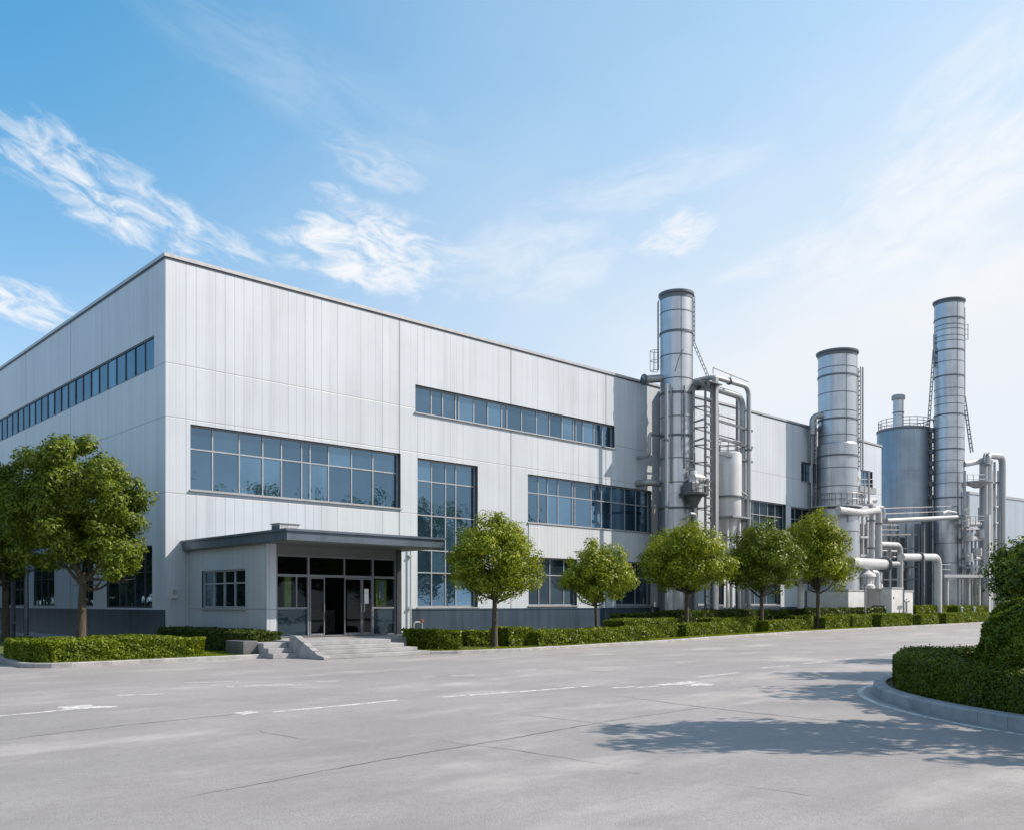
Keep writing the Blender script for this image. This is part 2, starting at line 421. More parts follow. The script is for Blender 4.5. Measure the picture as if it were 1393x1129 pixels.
def hedge(label, poly_bottom, depthdir, width, height, z0, seed, mat='hedge', lsize=.075, dens=420, group='clipped hedges along the kerb', name='hedge'):
    """clipped hedge along a polyline (front edge), leafy shell over a dark core"""
    rng = np.random.default_rng(seed)
    P = [np.array([p[0], p[1], 0.0]) for p in poly_bottom]; D = np.array([depthdir[0], depthdir[1], 0.0])
    cen = sum(P)/len(P) + D*width/2; C = []; Nn = []; core = MB(); ins = .09
    n1 = lambda q, f: np.sin(q*1.9+seed)*f + np.sin(q*4.7+seed*2)*f*.6
    run = 0
    for i in range(len(P)-1):
        a, b = P[i], P[i+1]; L = np.linalg.norm(b-a); t = (b-a)/L; nf = np.array([t[1], -t[0], 0])
        if np.dot(nf, D) > 0: nf = -nf
        def scatter(n, f, nrm):
            u = rng.uniform(0,1,n); w = rng.uniform(0,1,n); q, nn = f(u, w); C.append(q); Nn.append(np.tile(nrm, (n,1)))
        for face in ('front', 'back', 'top'):
            area = L*(width if face == 'top' else height); n = int(area*dens*(1.5 if face != 'back' else .4))
            u = rng.uniform(0,1,n); w = rng.uniform(0,1,n)
            s = run + u*L
            dz = n1(s, .03) + rng.normal(0,.022,n) + .06*rng.uniform(0,1,n)**5; dd = n1(s+9+w*2, .03) + np.abs(rng.normal(0,.03,n))*-1
            if face == 'top':
                rnd = np.minimum(1, np.minimum(w, 1-w)*width/.14); q = a + np.outer(u*L, t) + np.outer(w*width, D); q[:,2] = height + dz - .07*(1-rnd)**2; nn = np.array([0,0,1.])
            else:
                off = dd*(1 if face == 'front' else -1); q = a + np.outer(u*L, t) + np.outer((0 if face == 'front' else width) - off, D); q[:,2] = w*height + .02; nn = nf if face == 'front' else -nf
                top = np.maximum(0, q[:,2]-(height-.14))/.14; q += np.outer(top**2*.06*(1 if face == 'front' else -1), D)
            C.append(q); Nn.append(np.tile(nn, (n,1)))
        e0 = t*(.12 if i == 0 else 0); e1 = t*(.12 if i == len(P)-2 else 0); k = [a+e0+D*ins, b-e1+D*ins, b-e1+D*(width-ins), a+e0+D*(width-ins)]
        core.add([tuple(p+np.array([0,0,.0])) for p in k]+[tuple(p+np.array([0,0,height-ins])) for p in k], [(4,5,6,7),(0,1,5,4),(1,2,6,5),(2,3,7,6),(3,0,4,7)])
        run += L
    for (p, nrm) in ((P[0], P[0]-P[1]), (P[-1], P[-1]-P[-2])):
        n = int(width*height*dens*2.0); u = rng.uniform(0,1,n); w = rng.uniform(0,1,n); nrm = nrm/np.linalg.norm(nrm)
        q = p + np.outer(u*width, D) + np.outer(np.abs(rng.normal(0,.035,n)), -nrm) ; q[:,2] = w*height+.02
        rn = np.maximum(0, np.abs(u-.5)*2-.6); q -= np.outer(rn*.35+np.sin(u*9+w*5)*.03, nrm)
        C.append(q); Nn.append(np.tile(nrm, (n,1)))
    C = np.concatenate(C); Nn = np.concatenate(Nn)
    V = leaf_quads(C, Nn, lsize, rng, .75, 1.6) - np.array([cen[0], cen[1], 0])
    core.v = [(x-cen[0], y-cen[1], z) for x,y,z in core.v]
    o = link(name, mesh_arrays(name, V, 4, [M[mat], M['core']], core), (cen[0], cen[1], z0))
    return tag(o, label, 'hedge', group)

# ---------------------------------------------------------------- walls with openings
def wall_grid(mb, f, a0, a1, b0, b1, holes, rev=.25):
    """f(a, b, out) -> point; holes (a0,a1,b0,b1); reveals go in by rev"""
    A = sorted({a0, a1, *[h[i] for h in holes for i in (0,1) if a0 < h[i] < a1]})
    B = sorted({b0, b1, *[h[i] for h in holes for i in (2,3) if b0 < h[i] < b1]})
    for i in range(len(A)-1):
        for j in range(len(B)-1):
            am = (A[i]+A[i+1])/2; bm = (B[j]+B[j+1])/2
            if any(h[0] < am < h[1] and h[2] < bm < h[3] for h in holes): continue
            mb.quad(f(A[i],B[j],0), f(A[i+1],B[j],0), f(A[i+1],B[j+1],0), f(A[i],B[j+1],0))
def reveals(mb, f, h, rev):
    a0,a1,b0,b1 = h; c = [(a0,b0),(a1,b0),(a1,b1),(a0,b1)]
    for i in range(4):
        p, q = c[i], c[(i+1)%4]; mb.quad(f(p[0],p[1],0), f(q[0],q[1],0), f(q[0],q[1],-rev), f(p[0],p[1],-rev))

def window(parent, f, h, cols, rows, rev, rng, glass='glass', fw=.07, mw=.06, sill=True, fm='framel', dark=True):
    """cols / rows: inner mullion positions (absolute). frame mesh > pane, sill"""
    a0,a1,b0,b1 = h
    rv = MB(); reveals(rv, f, (a0,a1,b0,b1), rev)
    fr = MB()
    def bar(p0, p1, q0, q1, o0, o1):
        c = [f(p0,q0,o0), f(p1,q0,o0), f(p1,q1,o0), f(p0,q1,o0), f(p0,q0,o1), f(p1,q0,o1), f(p1,q1,o1), f(p0,q1,o1)]
        fr.add(c, [(0,3,2,1),(4,5,6,7),(0,1,5,4),(1,2,6,5),(2,3,7,6),(3,0,4,7)])
    i0, i1 = -rev+.01, -rev+.09
    bar(a0, a1, b0, b0+fw, i0, i1); bar(a0, a1, b1-fw, b1, i0, i1)
    bar(a0, a0+fw, b0+fw, b1-fw, i0, i1); bar(a1-fw, a1, b0+fw, b1-fw, i0, i1)
    rr = sorted(rows)
    for r in rr: bar(a0+fw, a1-fw, r-mw/2, r+mw/2, i0, i1-.005)
    edges = [b0+fw]+[e for r in rr for e in (r-mw/2, r+mw/2)]+[b1-fw]
    for c in cols:
        for k in range(0, len(edges), 2): bar(c-mw/2, c+mw/2, edges[k], edges[k+1], i0, i1-.008)
    w = fr.build('window', M[fm], parent)
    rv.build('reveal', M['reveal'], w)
    pn = MB(); cc = [a0]+sorted(cols)+[a1]; bb = [b0]+rr+[b1]
    for i in range(len(cc)-1):
        for j in range(len(bb)-1):
            t = [rng.uniform(-.006,.006) for _ in range(4)]
            o = -rev+.04
            pn.quad(f(cc[i],bb[j],o+t[0]), f(cc[i+1],bb[j],o+t[1]), f(cc[i+1],bb[j+1],o+t[1]+t[2]), f(cc[i],bb[j+1],o+t[0]+t[2]))
    pn.build('pane', M[glass], w)
    if sill:
        sl = MB(); fr = sl; bar(a0-.06, a1+.06, b0-.07, b0-.003, .003, .10); sl.build('sill', M['coping'], w)
    return w

# ================================================================= THE SETTING
KP = [(622,889),(707,885.5),(882,875),(1000,866.5),(1080,861.3),(1190,855.3),(1335,847.5)]
KXY = [(21.9, 27.85)] + [ground(*p) for p in KP] + [(125.0, 34.6)]
def kerb_at(u, off):
    for i in range(len(KP)-1):
        if KP[i][0] <= u <= KP[i+1][0] or (i == 0 and u < KP[0][0]) or i == len(KP)-2:
            k = (u-KP[i][0])/(KP[i+1][0]-KP[i][0]); v = KP[i][1]+k*(KP[i+1][1]-KP[i][1]); break
    x, y = ground(u, v); d = ray(u); e = off/ d[1]           # back along the sight line until off metres behind the kerb
    return (x + d[0]*e, y + off)

g = MB(); g.quad((-900,-900,0),(1600,-900,0),(1600,1600,0),(-900,1600,0)); struct(g, 'ground', M['ground'], base=(0,0,0))

def kerb_run(name, pts, w, h, stone=1.0, side=1):
    """dressed kerb stones with open joints; side=+1 puts the stone to the left of the run"""
    mb = MB(); pts = [Vector((p[0], p[1], 0)) for p in pts]
    for i in range(len(pts)-1):
        a, b = pts[i], pts[i+1]; L = (b-a).length; t = (b-a)/L; n = Vector((-t.y, t.x, 0))*side*w; k = max(1, round(L/stone))
        for j in range(k):
            p = a+t*(L*j/k+.004); q = a+t*(L*(j+1)/k-.004); dz = random.uniform(-.004,.004); c = .025
            z1 = h+dz
            vs = []
            for s in (p, q):
                vs += [s+Vector((0,0,-.05)), s+Vector((0,0,z1-c)), s+n*(c/w)+Vector((0,0,z1)), s+n+Vector((0,0,z1)), s+n+Vector((0,0,-.05))]
            mb.add(vs, [(0,1,6,5),(1,2,7,6),(2,3,8,7),(3,4,9,8),(0,4,3,2,1),(5,6,7,8,9)])
    return struct(mb, name, M['kerb'])
LK = [(16.85,30.15),(13,30.0),(9.3,29.9),(8.75,30.0),(8.35,30.3),(8.12,30.8),(8.1,31.5),(8.6,36),(9.3,44),(9.9,60),(10,90)]
kerb_run('kerb', LK, .2, .15, 1.2, -1)
kerb_run('kerb', KXY, .2, .13, 1.2, 1)
def flat(pts, z, name, m):
    mb = MB(); mb.add([(x,y,z) for x,y in pts], [tuple(range(len(pts)))]); return struct(mb, name, m)
flat([(16.85,30.3)]+[(x+.0,y+.1) for x,y in LK[1:4]]+[(x+.1,y+.05) for x,y in LK[4:]]+[(16.3,90),(16.3,40.1),(17.4,40.1),(17.4,32.5),(16.85,32.5)], .11, 'lawn', M['grassbase'])
flat([(x,y+.12) for x,y in KXY]+[(125,39.2),(60,39.2),(44,39.8),(24.1,39.8),(24.1,32.0),(21.95,32.0)], .09, 'lawn', M['grassbase'])
# pale concrete apron along the shaded side wall
ap = MB(); ap.box(14.9,44.0,.05,16.3,80,.24); struct(ap, 'pavement', M['concrete'], bevel=.02)

# grass blades on the strips the hedges leave open
def grass(name, boxes, z, dens, seed, h=.07):
    rng = np.random.default_rng(seed); V = []
    for (p, q, w) in boxes:
        p = np.array([*p,0.]); q = np.array([*q,0.]); n = int(np.linalg.norm(q-p)*w*dens)
        c = p + np.outer(rng.uniform(0,1,n), q-p) + np.outer(rng.uniform(0,1,n)*w, [0,1,0]); c[:,2] = z-.01
        a = rng.uniform(0,6.28,n); d = np.stack([np.cos(a),np.sin(a),np.zeros(n)],1); hh = rng.uniform(.5,1.3,n)*h
        tip = c + np.stack([rng.normal(0,.3,n)*hh, rng.normal(0,.3,n)*hh, hh],1)
        V.append(np.stack([c-d*.011, c+d*.011, tip],1).reshape(-1,3))
    o = link(name, mesh_arrays(name, np.concatenate(V), 3, M['grass']), (0,0,0)); tag(o, 'short green grass on the strips between hedges and kerb', 'grass', kind='stuff')
gb = [((8.6,30.25),(16.8,30.4),1.0), ((13.4,31.3),(17.2,31.4),2.2), ((8.4,31.2),(10.5,31.2),2.2)]
for i in range(len(KXY)-3): gb.append(((KXY[i][0],KXY[i][1]+.22),(KXY[i+1][0],KXY[i+1][1]+.22),1.3 if i < 3 else 1.0))
grass('grass', gb, .11, 520, 3)

# worn painted lines on the pavement
def line_px(pts, w, z=.004):
    P = [Vector((*ground(*p), z)) for p in pts]; mb = MB()
    for i in range(len(P)-1):
        t = (P[i+1]-P[i]).normalized(); n = Vector((-t.y,t.x,0))*w/2
        mb.quad(P[i]-n, P[i+1]-n, P[i+1]+n, P[i]+n)
    struct(mb, 'road_marking', M['paint'])
for pts, w in [([(-40,977),(55,968.5),(110,963)],.15), ([(372,968),(460,960),(545,951.5)],.15), ([(597,948),(700,941),(808,932.5)],.15),
               ([(832,935.5),(862,933.5)],.14), ([(866,934.8),(895,932.5)],.14), ([(946,921),(1004,914.5)],.14),
               ([(1035,908.5),(1074,905)],.14), ([(1092,902.5),(1126,899)],.14), ([(1132,897.5),(1165,894.5)],.13), ([(1190,891),(1228,887)],.13), ([(1240,886),(1300,878.5),(1345,873)],.14),
               ([(158,945.5),(222,943.5)],.13), ([(305,933.5),(410,930.5)],.12), ([(252,928),(325,926.5)],.1), ([(575,920.5),(590,919.5)],.12), ([(612,919),(645,917.5)],.1), ([(430,927),(460,926)],.1), ([(700,912),(730,910.5)],.1)]:
    line_px(pts, w)
def patch_px(pts, z=.0045):
    mb = MB(); mb.add([(*ground(*p), z) for p in pts], [tuple(range(len(pts)))]); struct(mb, 'road_marking', M['paint'])
patch_px([(77,961.5),(100,959.5),(122,958),(128,960),(163,960.3),(150,962.5),(112,964),(92,964.8)])
patch_px([(318,969.5),(340,966.5),(353,968.3),(330,972)])
patch_px([(890,931.2),(938,926.2),(950,926.5),(942,929),(972,930),(966,932.3),(932,932.8),(944,930),(902,931.8)])
# sealed joints and cracks of the concrete slabs
def joint_px(pts, w, amp, seed, z=.003):
    rng = random.Random(seed); P = [Vector((*ground(*p), z)) for p in pts]; Q = []
    for i in range(len(P)-1):
        n = max(2, int((P[i+1]-P[i]).length/.22))
        for k in range(n): Q.append(P[i].lerp(P[i+1], k/n) + Vector((rng.gauss(0,amp), rng.gauss(0,amp), 0)))
    Q.append(P[-1]); mb = MB(); nq = len(Q)
    for i in range(len(Q)-1):
        t = (Q[i+1]-Q[i]).normalized(); n = Vector((-t.y,t.x,0))*w*rng.uniform(.2,.7)*min(1, .15+i/(nq*.3), .15+(nq-i)/(nq*.12)); mb.quad(Q[i]-n,Q[i+1]-n,Q[i+1]+n,Q[i]+n)
    struct(mb, 'pavement_joint', M['joint'])
for k, (pts, w, amp) in enumerate([([(-60,1015),(0,1006.5),(150,988),(330,970)],.028,.012), ([(240,1086),(350,1066),(500,1037),(700,1003),(830,980),(952,962.5)],.035,.012),
        ([(705,971),(800,981.5),(880,992)],.03,.015), ([(830,945),(960,962),(1090,976),(1215,987)],.035,.02), ([(560,1003),(700,1020),(830,1040)],.012,.02),
        ([(940,1060),(1040,1073),(1100,1082)],.012,.025), ([(330,990),(420,1006)],.012,.03), ([(835,1048),(870,1052)],.02,.03), ([(1100,1005),(1190,1010),(1240,1022)],.02,.03)]):
    joint_px(pts, w, amp, k)

# ================================================================= FACTORY
BX0, FY, BX1, BY1, HT = 16.4, 40.0, 88.0, 112.0, 17.55
fac = thing('factory_building', 'long white metal-clad factory with a flat roof, ribbon windows and a canopied glass entrance', 'building', (BX0, FY, 0))
fm = lambda a,b,o: (a, FY-o, b)
fl = lambda a,b,o: (BX0-o, a, b)
FX = lambda u: PY(u, 0, FY)[0]
def hole(u0, u1, t0, t1, b0, b1):
    d0, d1 = depY(u0,FY), depY(u1,FY)
    return (FX(u0), FX(u1), (zat(b0,d0)+zat(b1,d1))/2, (zat(t0,d0)+zat(t1,d1))/2)
def fr(h, k): return h[2]+(h[3]-h[2])*k
us = lambda L: [FX(u) for u in L]
W = []
h = hole(259,545,576.5,617,664.5,692); W.append((h, us([292.5,329,361,386.5,414,425.5,450.6,482,511]), [fr(h,.64)], 'glass'))
h = hole(565,836,522,580,560,610); W.append((h, us([590.5,606,623.5,628,648.5,667.5,686.5,693.5,713.5,733.5,751.5,768.5,784,787.5,797,812,823.5]), [], 'glass'))
zt = [zat(v, depY(568,FY)) for v in (652,699,747,778)]
h = hole(568,650,624,632,826,824.5); W.append((h, us([591,610,624]), zt, 'glass'))
h = hole(718,886,645,667,712,722.5); W.append((h, us([736,749,763,782.5,786,808,822,835.5,854,869]), [fr(h,.63)], 'glass'))
h = hole(719,785,758,760,823.5,822.5); W.append((h, us([737,752,771]), [fr(h,.64)], 'glassd'))
h = hole(838,885,763,765.5,822.5,822); W.append((h, us([850,868]), [fr(h,.64)], 'glassd'))
h = hole(1008,1069,676,687,728,731); W.append((h, us([1018,1028,1037,1048,1058]), [fr(h,.62)], 'glassd'))
h = hole(1076,1114,688,695,731,733); W.append((h, us([1085,1095,1104]), [fr(h,.62)], 'glassd'))
h = hole(1090,1112,626,633,654,658); W.append((h, us([1098,1105]), [], 'glass'))
h = hole(1171,1187,638,642,663,666); W.append((h, us([1179]), [], 'glass'))
h = hole(915,985,768,772,822,822); W.append((h, us([930,945,965]), [fr(h,.64)], 'glassd'))
h = hole(1000,1062,774,777,822,822); W.append((h, us([1015,1030,1046]), [fr(h,.64)], 'glassd'))
PYu = lambda u: PX(u, 0, BX0)[1]
def holeL(u0, u1, vt, vb):   # u0 nearer
    y0, y1 = PYu(u0), PYu(u1); d = y0/ray(u0)[1]; return (y0, y1, zat(vb,d), zat(vt,d))
WL = []
WL.append(((41.25,104.0,12.72,14.22), [41.25+1.22*k for k in range(1,51)], [], 'glasss'))
h = holeL(207,145,741,826.5); WL.append((h, [h[0]+(h[1]-h[0])*k for k in (.17,.38,.58,.72)], [fr(h,.58)], 'glassd'))
h = holeL(127,111,770,826); WL.append(((h[0],h[1],1.85,4.6), [(h[0]+h[1])/2], [3.4], 'glassd'))
h = holeL(74,46,786,826); WL.append(((h[0],h[1],1.85,4.6), [h[0]+(h[1]-h[0])*k for k in (.33,.66)], [3.4], 'glassd'))
h = holeL(36,8,786,826); WL.append(((h[0],h[1],1.85,4.6), [h[0]+(h[1]-h[0])*k for k in (.33,.66)], [3.4], 'glassd'))
wm = MB()
wall_grid(wm, fm, BX0, BX1, 0, HT, [w[0] for w in W])
wall_grid(wm, fl, FY, BY1, 0, HT, [w[0] for w in WL])
wm.quad((BX1,FY,0),(BX1,BY1,0),(BX1,BY1,HT),(BX1,FY,HT)); wm.quad((BX0,BY1,0),(BX1,BY1,0),(BX1,BY1,HT),(BX0,BY1,HT))
wm.build('wall', M['wall'], fac)
rf = MB(); rf.quad((BX0,FY,17.2),(BX1,FY,17.2),(BX1,BY1,17.2),(BX0,BY1,17.2)); rf.build('roof', M['roof'], fac)
cp = MB(); cp.box(BX0-.07,FY-.07,HT-.08,BX1+.07,FY+.22,HT+.08); cp.box(BX0-.07,FY+.22,HT-.08,BX0+.22,BY1+.07,HT+.08); cp.box(BX1-.22,FY+.22,HT-.08,BX1+.07,BY1+.07,HT+.08)
cp.build('roof_coping', M['coping'], fac)
sh = MB(); sh.box(BX0-.03,FY-.03,HT-.16,BX1,FY-.002,HT-.085); sh.box(BX0-.03,FY,HT-.16,BX0-.002,BY1,HT-.085); sh.build('coping_shadow_line', M['frame'], fac)  # dark strip drawn as the shadow line below the coping
pl = MB(); x0 = FX(561); pl.box(x0,FY-.06,0,BX1,FY-.002,1.62); pl.box(x0-.02,FY-.09,1.62,BX1,FY-.002,1.70)
pl.box(BX0-.06,FY+.01,0,BX0-.002,BY1,1.62); pl.box(BX0-.09,FY+.01,1.62,BX0-.002,BY1,1.70); pl.build('plinth', M['plinth'], fac)
rng = random.Random(8)
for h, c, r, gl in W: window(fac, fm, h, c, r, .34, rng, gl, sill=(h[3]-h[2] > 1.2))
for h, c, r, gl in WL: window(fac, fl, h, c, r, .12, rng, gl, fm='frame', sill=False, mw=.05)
sp_ = MB(); h = W[3][0]; sp_.box(FX(719),FY-.05,W[4][0][3]+.02,h[1],FY-.002,h[2]-.10); sp_.build('spandrel', M['spandrel'], fac)
pi = MB(); pi.box(FX(887.5),FY-.16,1.75,FX(893),FY-.002,9.0); pi.build('pilaster', M['coping'], fac)

# ---------- entrance porch
PX0, PX1, PYF = 17.46, 24.0, 32.7
fp = lambda a,b,o: (PX0-o, a, b)
hw = (34.5, 38.6, 1.80, 3.42)
pw = MB(); wall_grid(pw, fp, PYF, FY, .0, 4.38, [hw])
pw.quad((PX0,PYF,0),(PX0+.42,PYF,0),(PX0+.42,PYF,4.38),(PX0,PYF,4.38)); pw.quad((PX0+.42,PYF,0),(PX0+.42,PYF+.16,0),(PX0+.42,PYF+.16,4.38),(PX0+.42,PYF,4.38))
pr = MB(); pr.quad((PX1,PYF,0),(PX1,FY,0),(PX1,FY,4.38),(PX1,PYF,4.38)); pr.build('side_wall', M['porchwall'], fac)
pw.build('porch_wall', M['porchwall'], fac)
window(fac, fp, hw, [35.6,36.6,37.6], [2.85], .16, rng, 'glassd', fm='framel')
hb = MB(); hb.box(PX0+.42,PYF+.04,3.965,PX1-.22,PYF+.2,4.355); hb.build('door_header', M['soffit'], fac)  # shadow under the canopy put into the header's dark colour
jp = MB(); jp.box(PX1-.22,PYF-.03,.6,PX1+.02,PYF+.3,4.37); jp.build('door_jamb', M['frame'], fac)
CX0, CX1, CY0 = 17.17, 24.75, 30.6
cn = MB(); cn.box(CX0,CY0,4.40,CX1,FY-.003,4.74); can = cn.build('canopy', M['canopy'], fac)
cl = MB(); cl.box(CX0-.07,CY0-.07,4.742,CX1+.07,FY-.003,4.83); cl.build('canopy_edge', M['canopy'], can)
so = MB(); so.box(CX0+.05,CY0+.05,4.36,CX1-.05,FY-.01,4.398); so.build('soffit', M['soffit'], can)
fd = lambda a,b,o: (a, PYF+.15-o, b)
DX = lambda u: PY(u, 0, PYF+.1)[0]
zf, z1, z2, z3 = .62, 1.80, 3.13, 3.96
fr_ = MB()
def dbar(u0,u1,za,zb,w0=0): fr_.box(u0,PYF+.06,za,u1,PYF+.17,zb)
xa, xb, xc, xd, xe, xf = PX0+.43, DX(419), DX(506.5), DX(537), PX1-.23, DX(468)
for x in (xa+.03, xb, xc, xd): fr_.box(x-.04,PYF+.05,zf,x+.04,PYF+.17,z3)
for a,b in ((xa+.08,xb-.05),(xb+.05,xc-.05),(xc+.05,xd-.05)):
    fr_.box(a,PYF+.06,z2-.05,b,PYF+.16,z2+.05); fr_.box(a,PYF+.06,z3-.07,b,PYF+.16,z3); fr_.box(a,PYF+.06,zf,b,PYF+.16,zf+.05)
for a,b in ((xa+.08,xb-.05),(xc+.05,xd-.05)): fr_.box(a,PYF+.06,z1-.04,b,PYF+.16,z1+.04)
fr_.box(xf-.03,PYF+.06,z2+.05,xf+.03,PYF+.16,z3-.07)
xm = (xa+xb)/2+.2; fr_.box(xm-.025,PYF+.07,z1+.04,xm+.025,PYF+.15,z2-.05); fr_.box(xd+.05,PYF+.07,zf,xe,PYF+.2,z3)
ent = fr_.build('entrance_frame', M['framem'], fac)
pg = MB()
for a,b,c,d in ((xa,xb,z1,z3),(xb,xc,z2,z3),(xc,xd,z1,z3)): pg.quad((a,PYF+.11,c),(b,PYF+.11,c),(b,PYF+.11,d),(a,PYF+.11,d))
pg.build('pane', M['clear'], ent)
for a,b in ((xa,xb),(xc,xd)):
    pg = MB(); pg.quad((a,PYF+.115,zf),(b,PYF+.115,zf),(b,PYF+.115,z1),(a,PYF+.115,z1)); pg.build('lower_panel', M['glassd'], ent)
for (u0,u1,off,hu) in ((421.5,441.5,0,440.0),(468.3,491.5,0,490.0),(492.5,505.5,.0,494.5)):
    a, b = DX(u0), DX(u1); y = PYF+.10+off; m = MB()
    m.box(a,y-.025,zf+.06,a+.04,y+.025,z2-.06); m.box(b-.04,y-.025,zf+.06,b,y+.025,z2-.06); m.box(a+.04,y-.025,zf+.06,b-.04,y+.025,zf+.12); m.box(a+.04,y-.025,z2-.11,b-.04,y+.025,z2-.06)
    d = m.build('door', M['framem'], fac)
    q = MB(); q.quad((a+.05,y,zf+.1),(b-.05,y,zf+.1),(b-.05,y,z2-.1),(a+.05,y,z2-.1)); q.build('pane', M['clear'], d)
    hx = DX(hu); q = MB(); q.tube([(hx,y-.03,1.62),(hx,y-.09,1.65),(hx,y-.09,1.95),(hx,y-.03,1.98)],.018,8); q.build('handle', M['pipew'], d)
nt = MB(); xn = DX(497.5); nt.box(xn-.10,PYF+.055,1.98,xn+.12,PYF+.062,2.62); tag(nt.build('notice', M['notice']), 'white paper notice stuck on the right-hand glass entrance door', 'notice')
# lobby behind the glass
lb = MB(); Y0, Y1 = PYF+.3, 39.4
lb.quad((PX0+.2,Y0,.61),(PX1-.1,Y0,.61),(PX1-.1,Y1,.61),(PX0+.2,Y1,.61)); lb.quad((PX0+.2,Y1,.6),(PX1-.1,Y1,.6),(PX1-.1,Y1,4.3),(PX0+.2,Y1,4.3))
lb.quad((PX0+.2,Y0,.6),(PX0+.2,Y1,.6),(PX0+.2,Y1,4.3),(PX0+.2,Y0,4.3)); lb.quad((PX1-.1,Y0,.6),(PX1-.1,Y1,.6),(PX1-.1,Y1,4.3),(PX1-.1,Y0,4.3)); lb.quad((PX0+.2,Y0,4.3),(PX1-.1,Y0,4.3),(PX1-.1,Y1,4.3),(PX0+.2,Y1,4.3))
lb.build('lobby', M['lobbyw'], fac)
for (ua, ub, za, zb) in ((394,403,1.85,3.1),(519,533,1.85,3.05)):
    q = MB(); q.box(DX(ua),PYF+.5,za,DX(ub),PYF+.62,zb); q.build('curtain', M['curtain'], fac)
q = MB(); q.box(DX(522),PYF+.44,2.2,DX(528),PYF+.49,3.0); q.build('blind', M['porchwall'], fac)
q = MB(); q.box(19.6,36.2,.62,22.8,36.9,1.7); q.build('reception_counter', M['darkst'], fac)

# ---------- steps
st = MB(); SX0, SX1, SY = 16.95, 20.8, 27.85
for i in range(4):
    e = (3-i)*.36; st.box(SX0, SY+i*.38, .15*i, SX1+e, 30.4, .15*(i+1)-(.0 if i < 3 else .0))
st.box(SX0,30.4,0,23.97,PYF+.02,.6)
stp = thing('entrance_steps', 'four wide grey concrete steps leading up to the glass entrance', 'steps', ((SX0+SX1)/2, 29.5, 0))
st.build('tread', M['concrete'], stp, bevel=.015)
ck = MB(); x = SX0-.02; w = .26
pf = [(SY-.25,0.0),(SY-.25,.10),(SY+.15,.16),(SY+1.75,.80),(SY+2.15,.80),(SY+2.15,0)]
ck.add([(x,y,z) for y,z in pf]+[(x+w,y,z) for y,z in pf], [tuple(range(5,-1,-1)),tuple(range(6,12))]+[(i,(i+1)%6,6+(i+1)%6,6+i) for i in range(6)]); ck.build('side_wall', M['kerb'], stp, bevel=.015)
sd = MB()
for i in range(3): sd.box(15.95+.3*0, 29.4+i*.36, .15*i*1.2, SX0-.03, 32.6, .15*(i+1)*1.2)
sd.build('side_step', M['concrete'], stp, bevel=.012)
bl = MB(); bl.box(15.35,30.5,0,15.93,31.9,.62); bl.build('plinth_block', M['shadestone'], stp, bevel=.02)

# ---------- small things on the building
ac = thing('rooftop_unit', 'pale boxy ventilation unit sitting on the entrance canopy roof', 'ventilation unit', (18.6,33.4,4.83))
m = MB(); m.box(18.2,33.0,4.88,19.1,33.7,5.22); m.build('casing', M['white'], ac, bevel=.02)
m = MB(); m.box(18.15,32.97,4.832,19.15,33.73,4.878); m.build('base_frame', M['darkst'], ac)
m = MB()
for k in range(7): m.box(18.185,33.06+k*.085,4.94,18.198,33.11+k*.085,5.17)
m.build('grille', M['darkst'], ac)
m = MB(); m.box(18.28,32.985,4.94,18.6,32.998,5.16); m.box(18.68,32.985,4.94,19.02,32.998,5.12); m.build('access_panel', M['coping'], ac)
m = MB(); m.box(18.16,32.95,5.222,19.14,33.75,5.255); m.build('lid', M['coping'], ac)
eb = thing('meter_box', 'small white meter box with a conduit on the corner wall left of the porch', 'meter box', (16.78,39.9,2.2))
m = MB(); m.box(16.62,39.86,2.22,16.92,39.997,2.66); m.build('casing', M['white'], eb, bevel=.01)
m = MB(); m.box(16.67,39.845,2.40,16.87,39.859,2.62); m.build('cover', M['coping'], eb)
m = MB(); m.tube([(16.66,39.93,2.21),(16.66,39.93,1.72)],.02,8); m.build('conduit', M['pipew'], eb)
dp = thing('downpipe', 'thin grey drainpipe with a stopcock beside the tall window, right of the porch', 'downpipe', (FX(557),39.85,0))
x = FX(556.5); m = MB(); m.tube([(x,39.86,.3),(x,39.86,5.3),(x,39.99,5.45)],.05,10); m.build('pipe', M['pipew'], dp)
for z in (1.72,4.55):
    m = MB(); m.box(x-.12,39.80,z,x+.12,39.93 if z < 1.8 else 39.99,z+.08); m.build('bracket', M['pipew'], dp)
m = MB(); m.tube(fillet([(x+.02,39.6,.1),(x+.02,39.6,.95),(x+.5,39.5,.95),(x+.5,39.5,.6)],.15),.06,10); m.build('branch', M['pipe'], dp)
m = MB(); m.tube([(x+.5,39.5,.98),(x+.5,39.5,1.12)],.1,12); m.build('valve', M['cloth'], dp)

# ================================================================= PROCESS PLANT
def ladder_mb(p0, p1, wdir, w=.45, rung=.32, r=.03):
    m = MB(); p0, p1, wd = Vector(p0), Vector(p1), Vector(wdir).normalized()*w/2
    m.tube([p0-wd,p1-wd], r, 6); m.tube([p0+wd,p1+wd], r, 6); n = max(2, int((p1-p0).length/rung))
    for i in range(1, n): q = p0.lerp(p1, i/n); m.beam(q-wd, q+wd, r*1.3)
    return m
def cage_into(m, p0, p1, out, rad=.42, step=1.0):
    p0, p1, o = Vector(p0), Vector(p1), Vector(out).normalized(); n = max(2, int((p1-p0).length/step)); sd = o.cross(Vector((0,0,1))).normalized()
    rings = []
    for i in range(n+1):
        c = p0.lerp(p1, i/n); g = [c + o*(rad*(1-math.cos(a))) + sd*(rad*math.sin(a)) for a in [math.pi*(-.5+k/6)*1.0 + math.pi/2*0 for k in range(0,7)]]
        g = [c + o*(rad*math.sin(math.pi*k/6)*1.6) + sd*(rad*math.cos(math.pi*k/6)) for k in range(7)]
        m.tube(g, .022, 5); rings.append(g)
    for k in (1,3,5): m.tube([rings[0][k], rings[-1][k]], .02, 5)
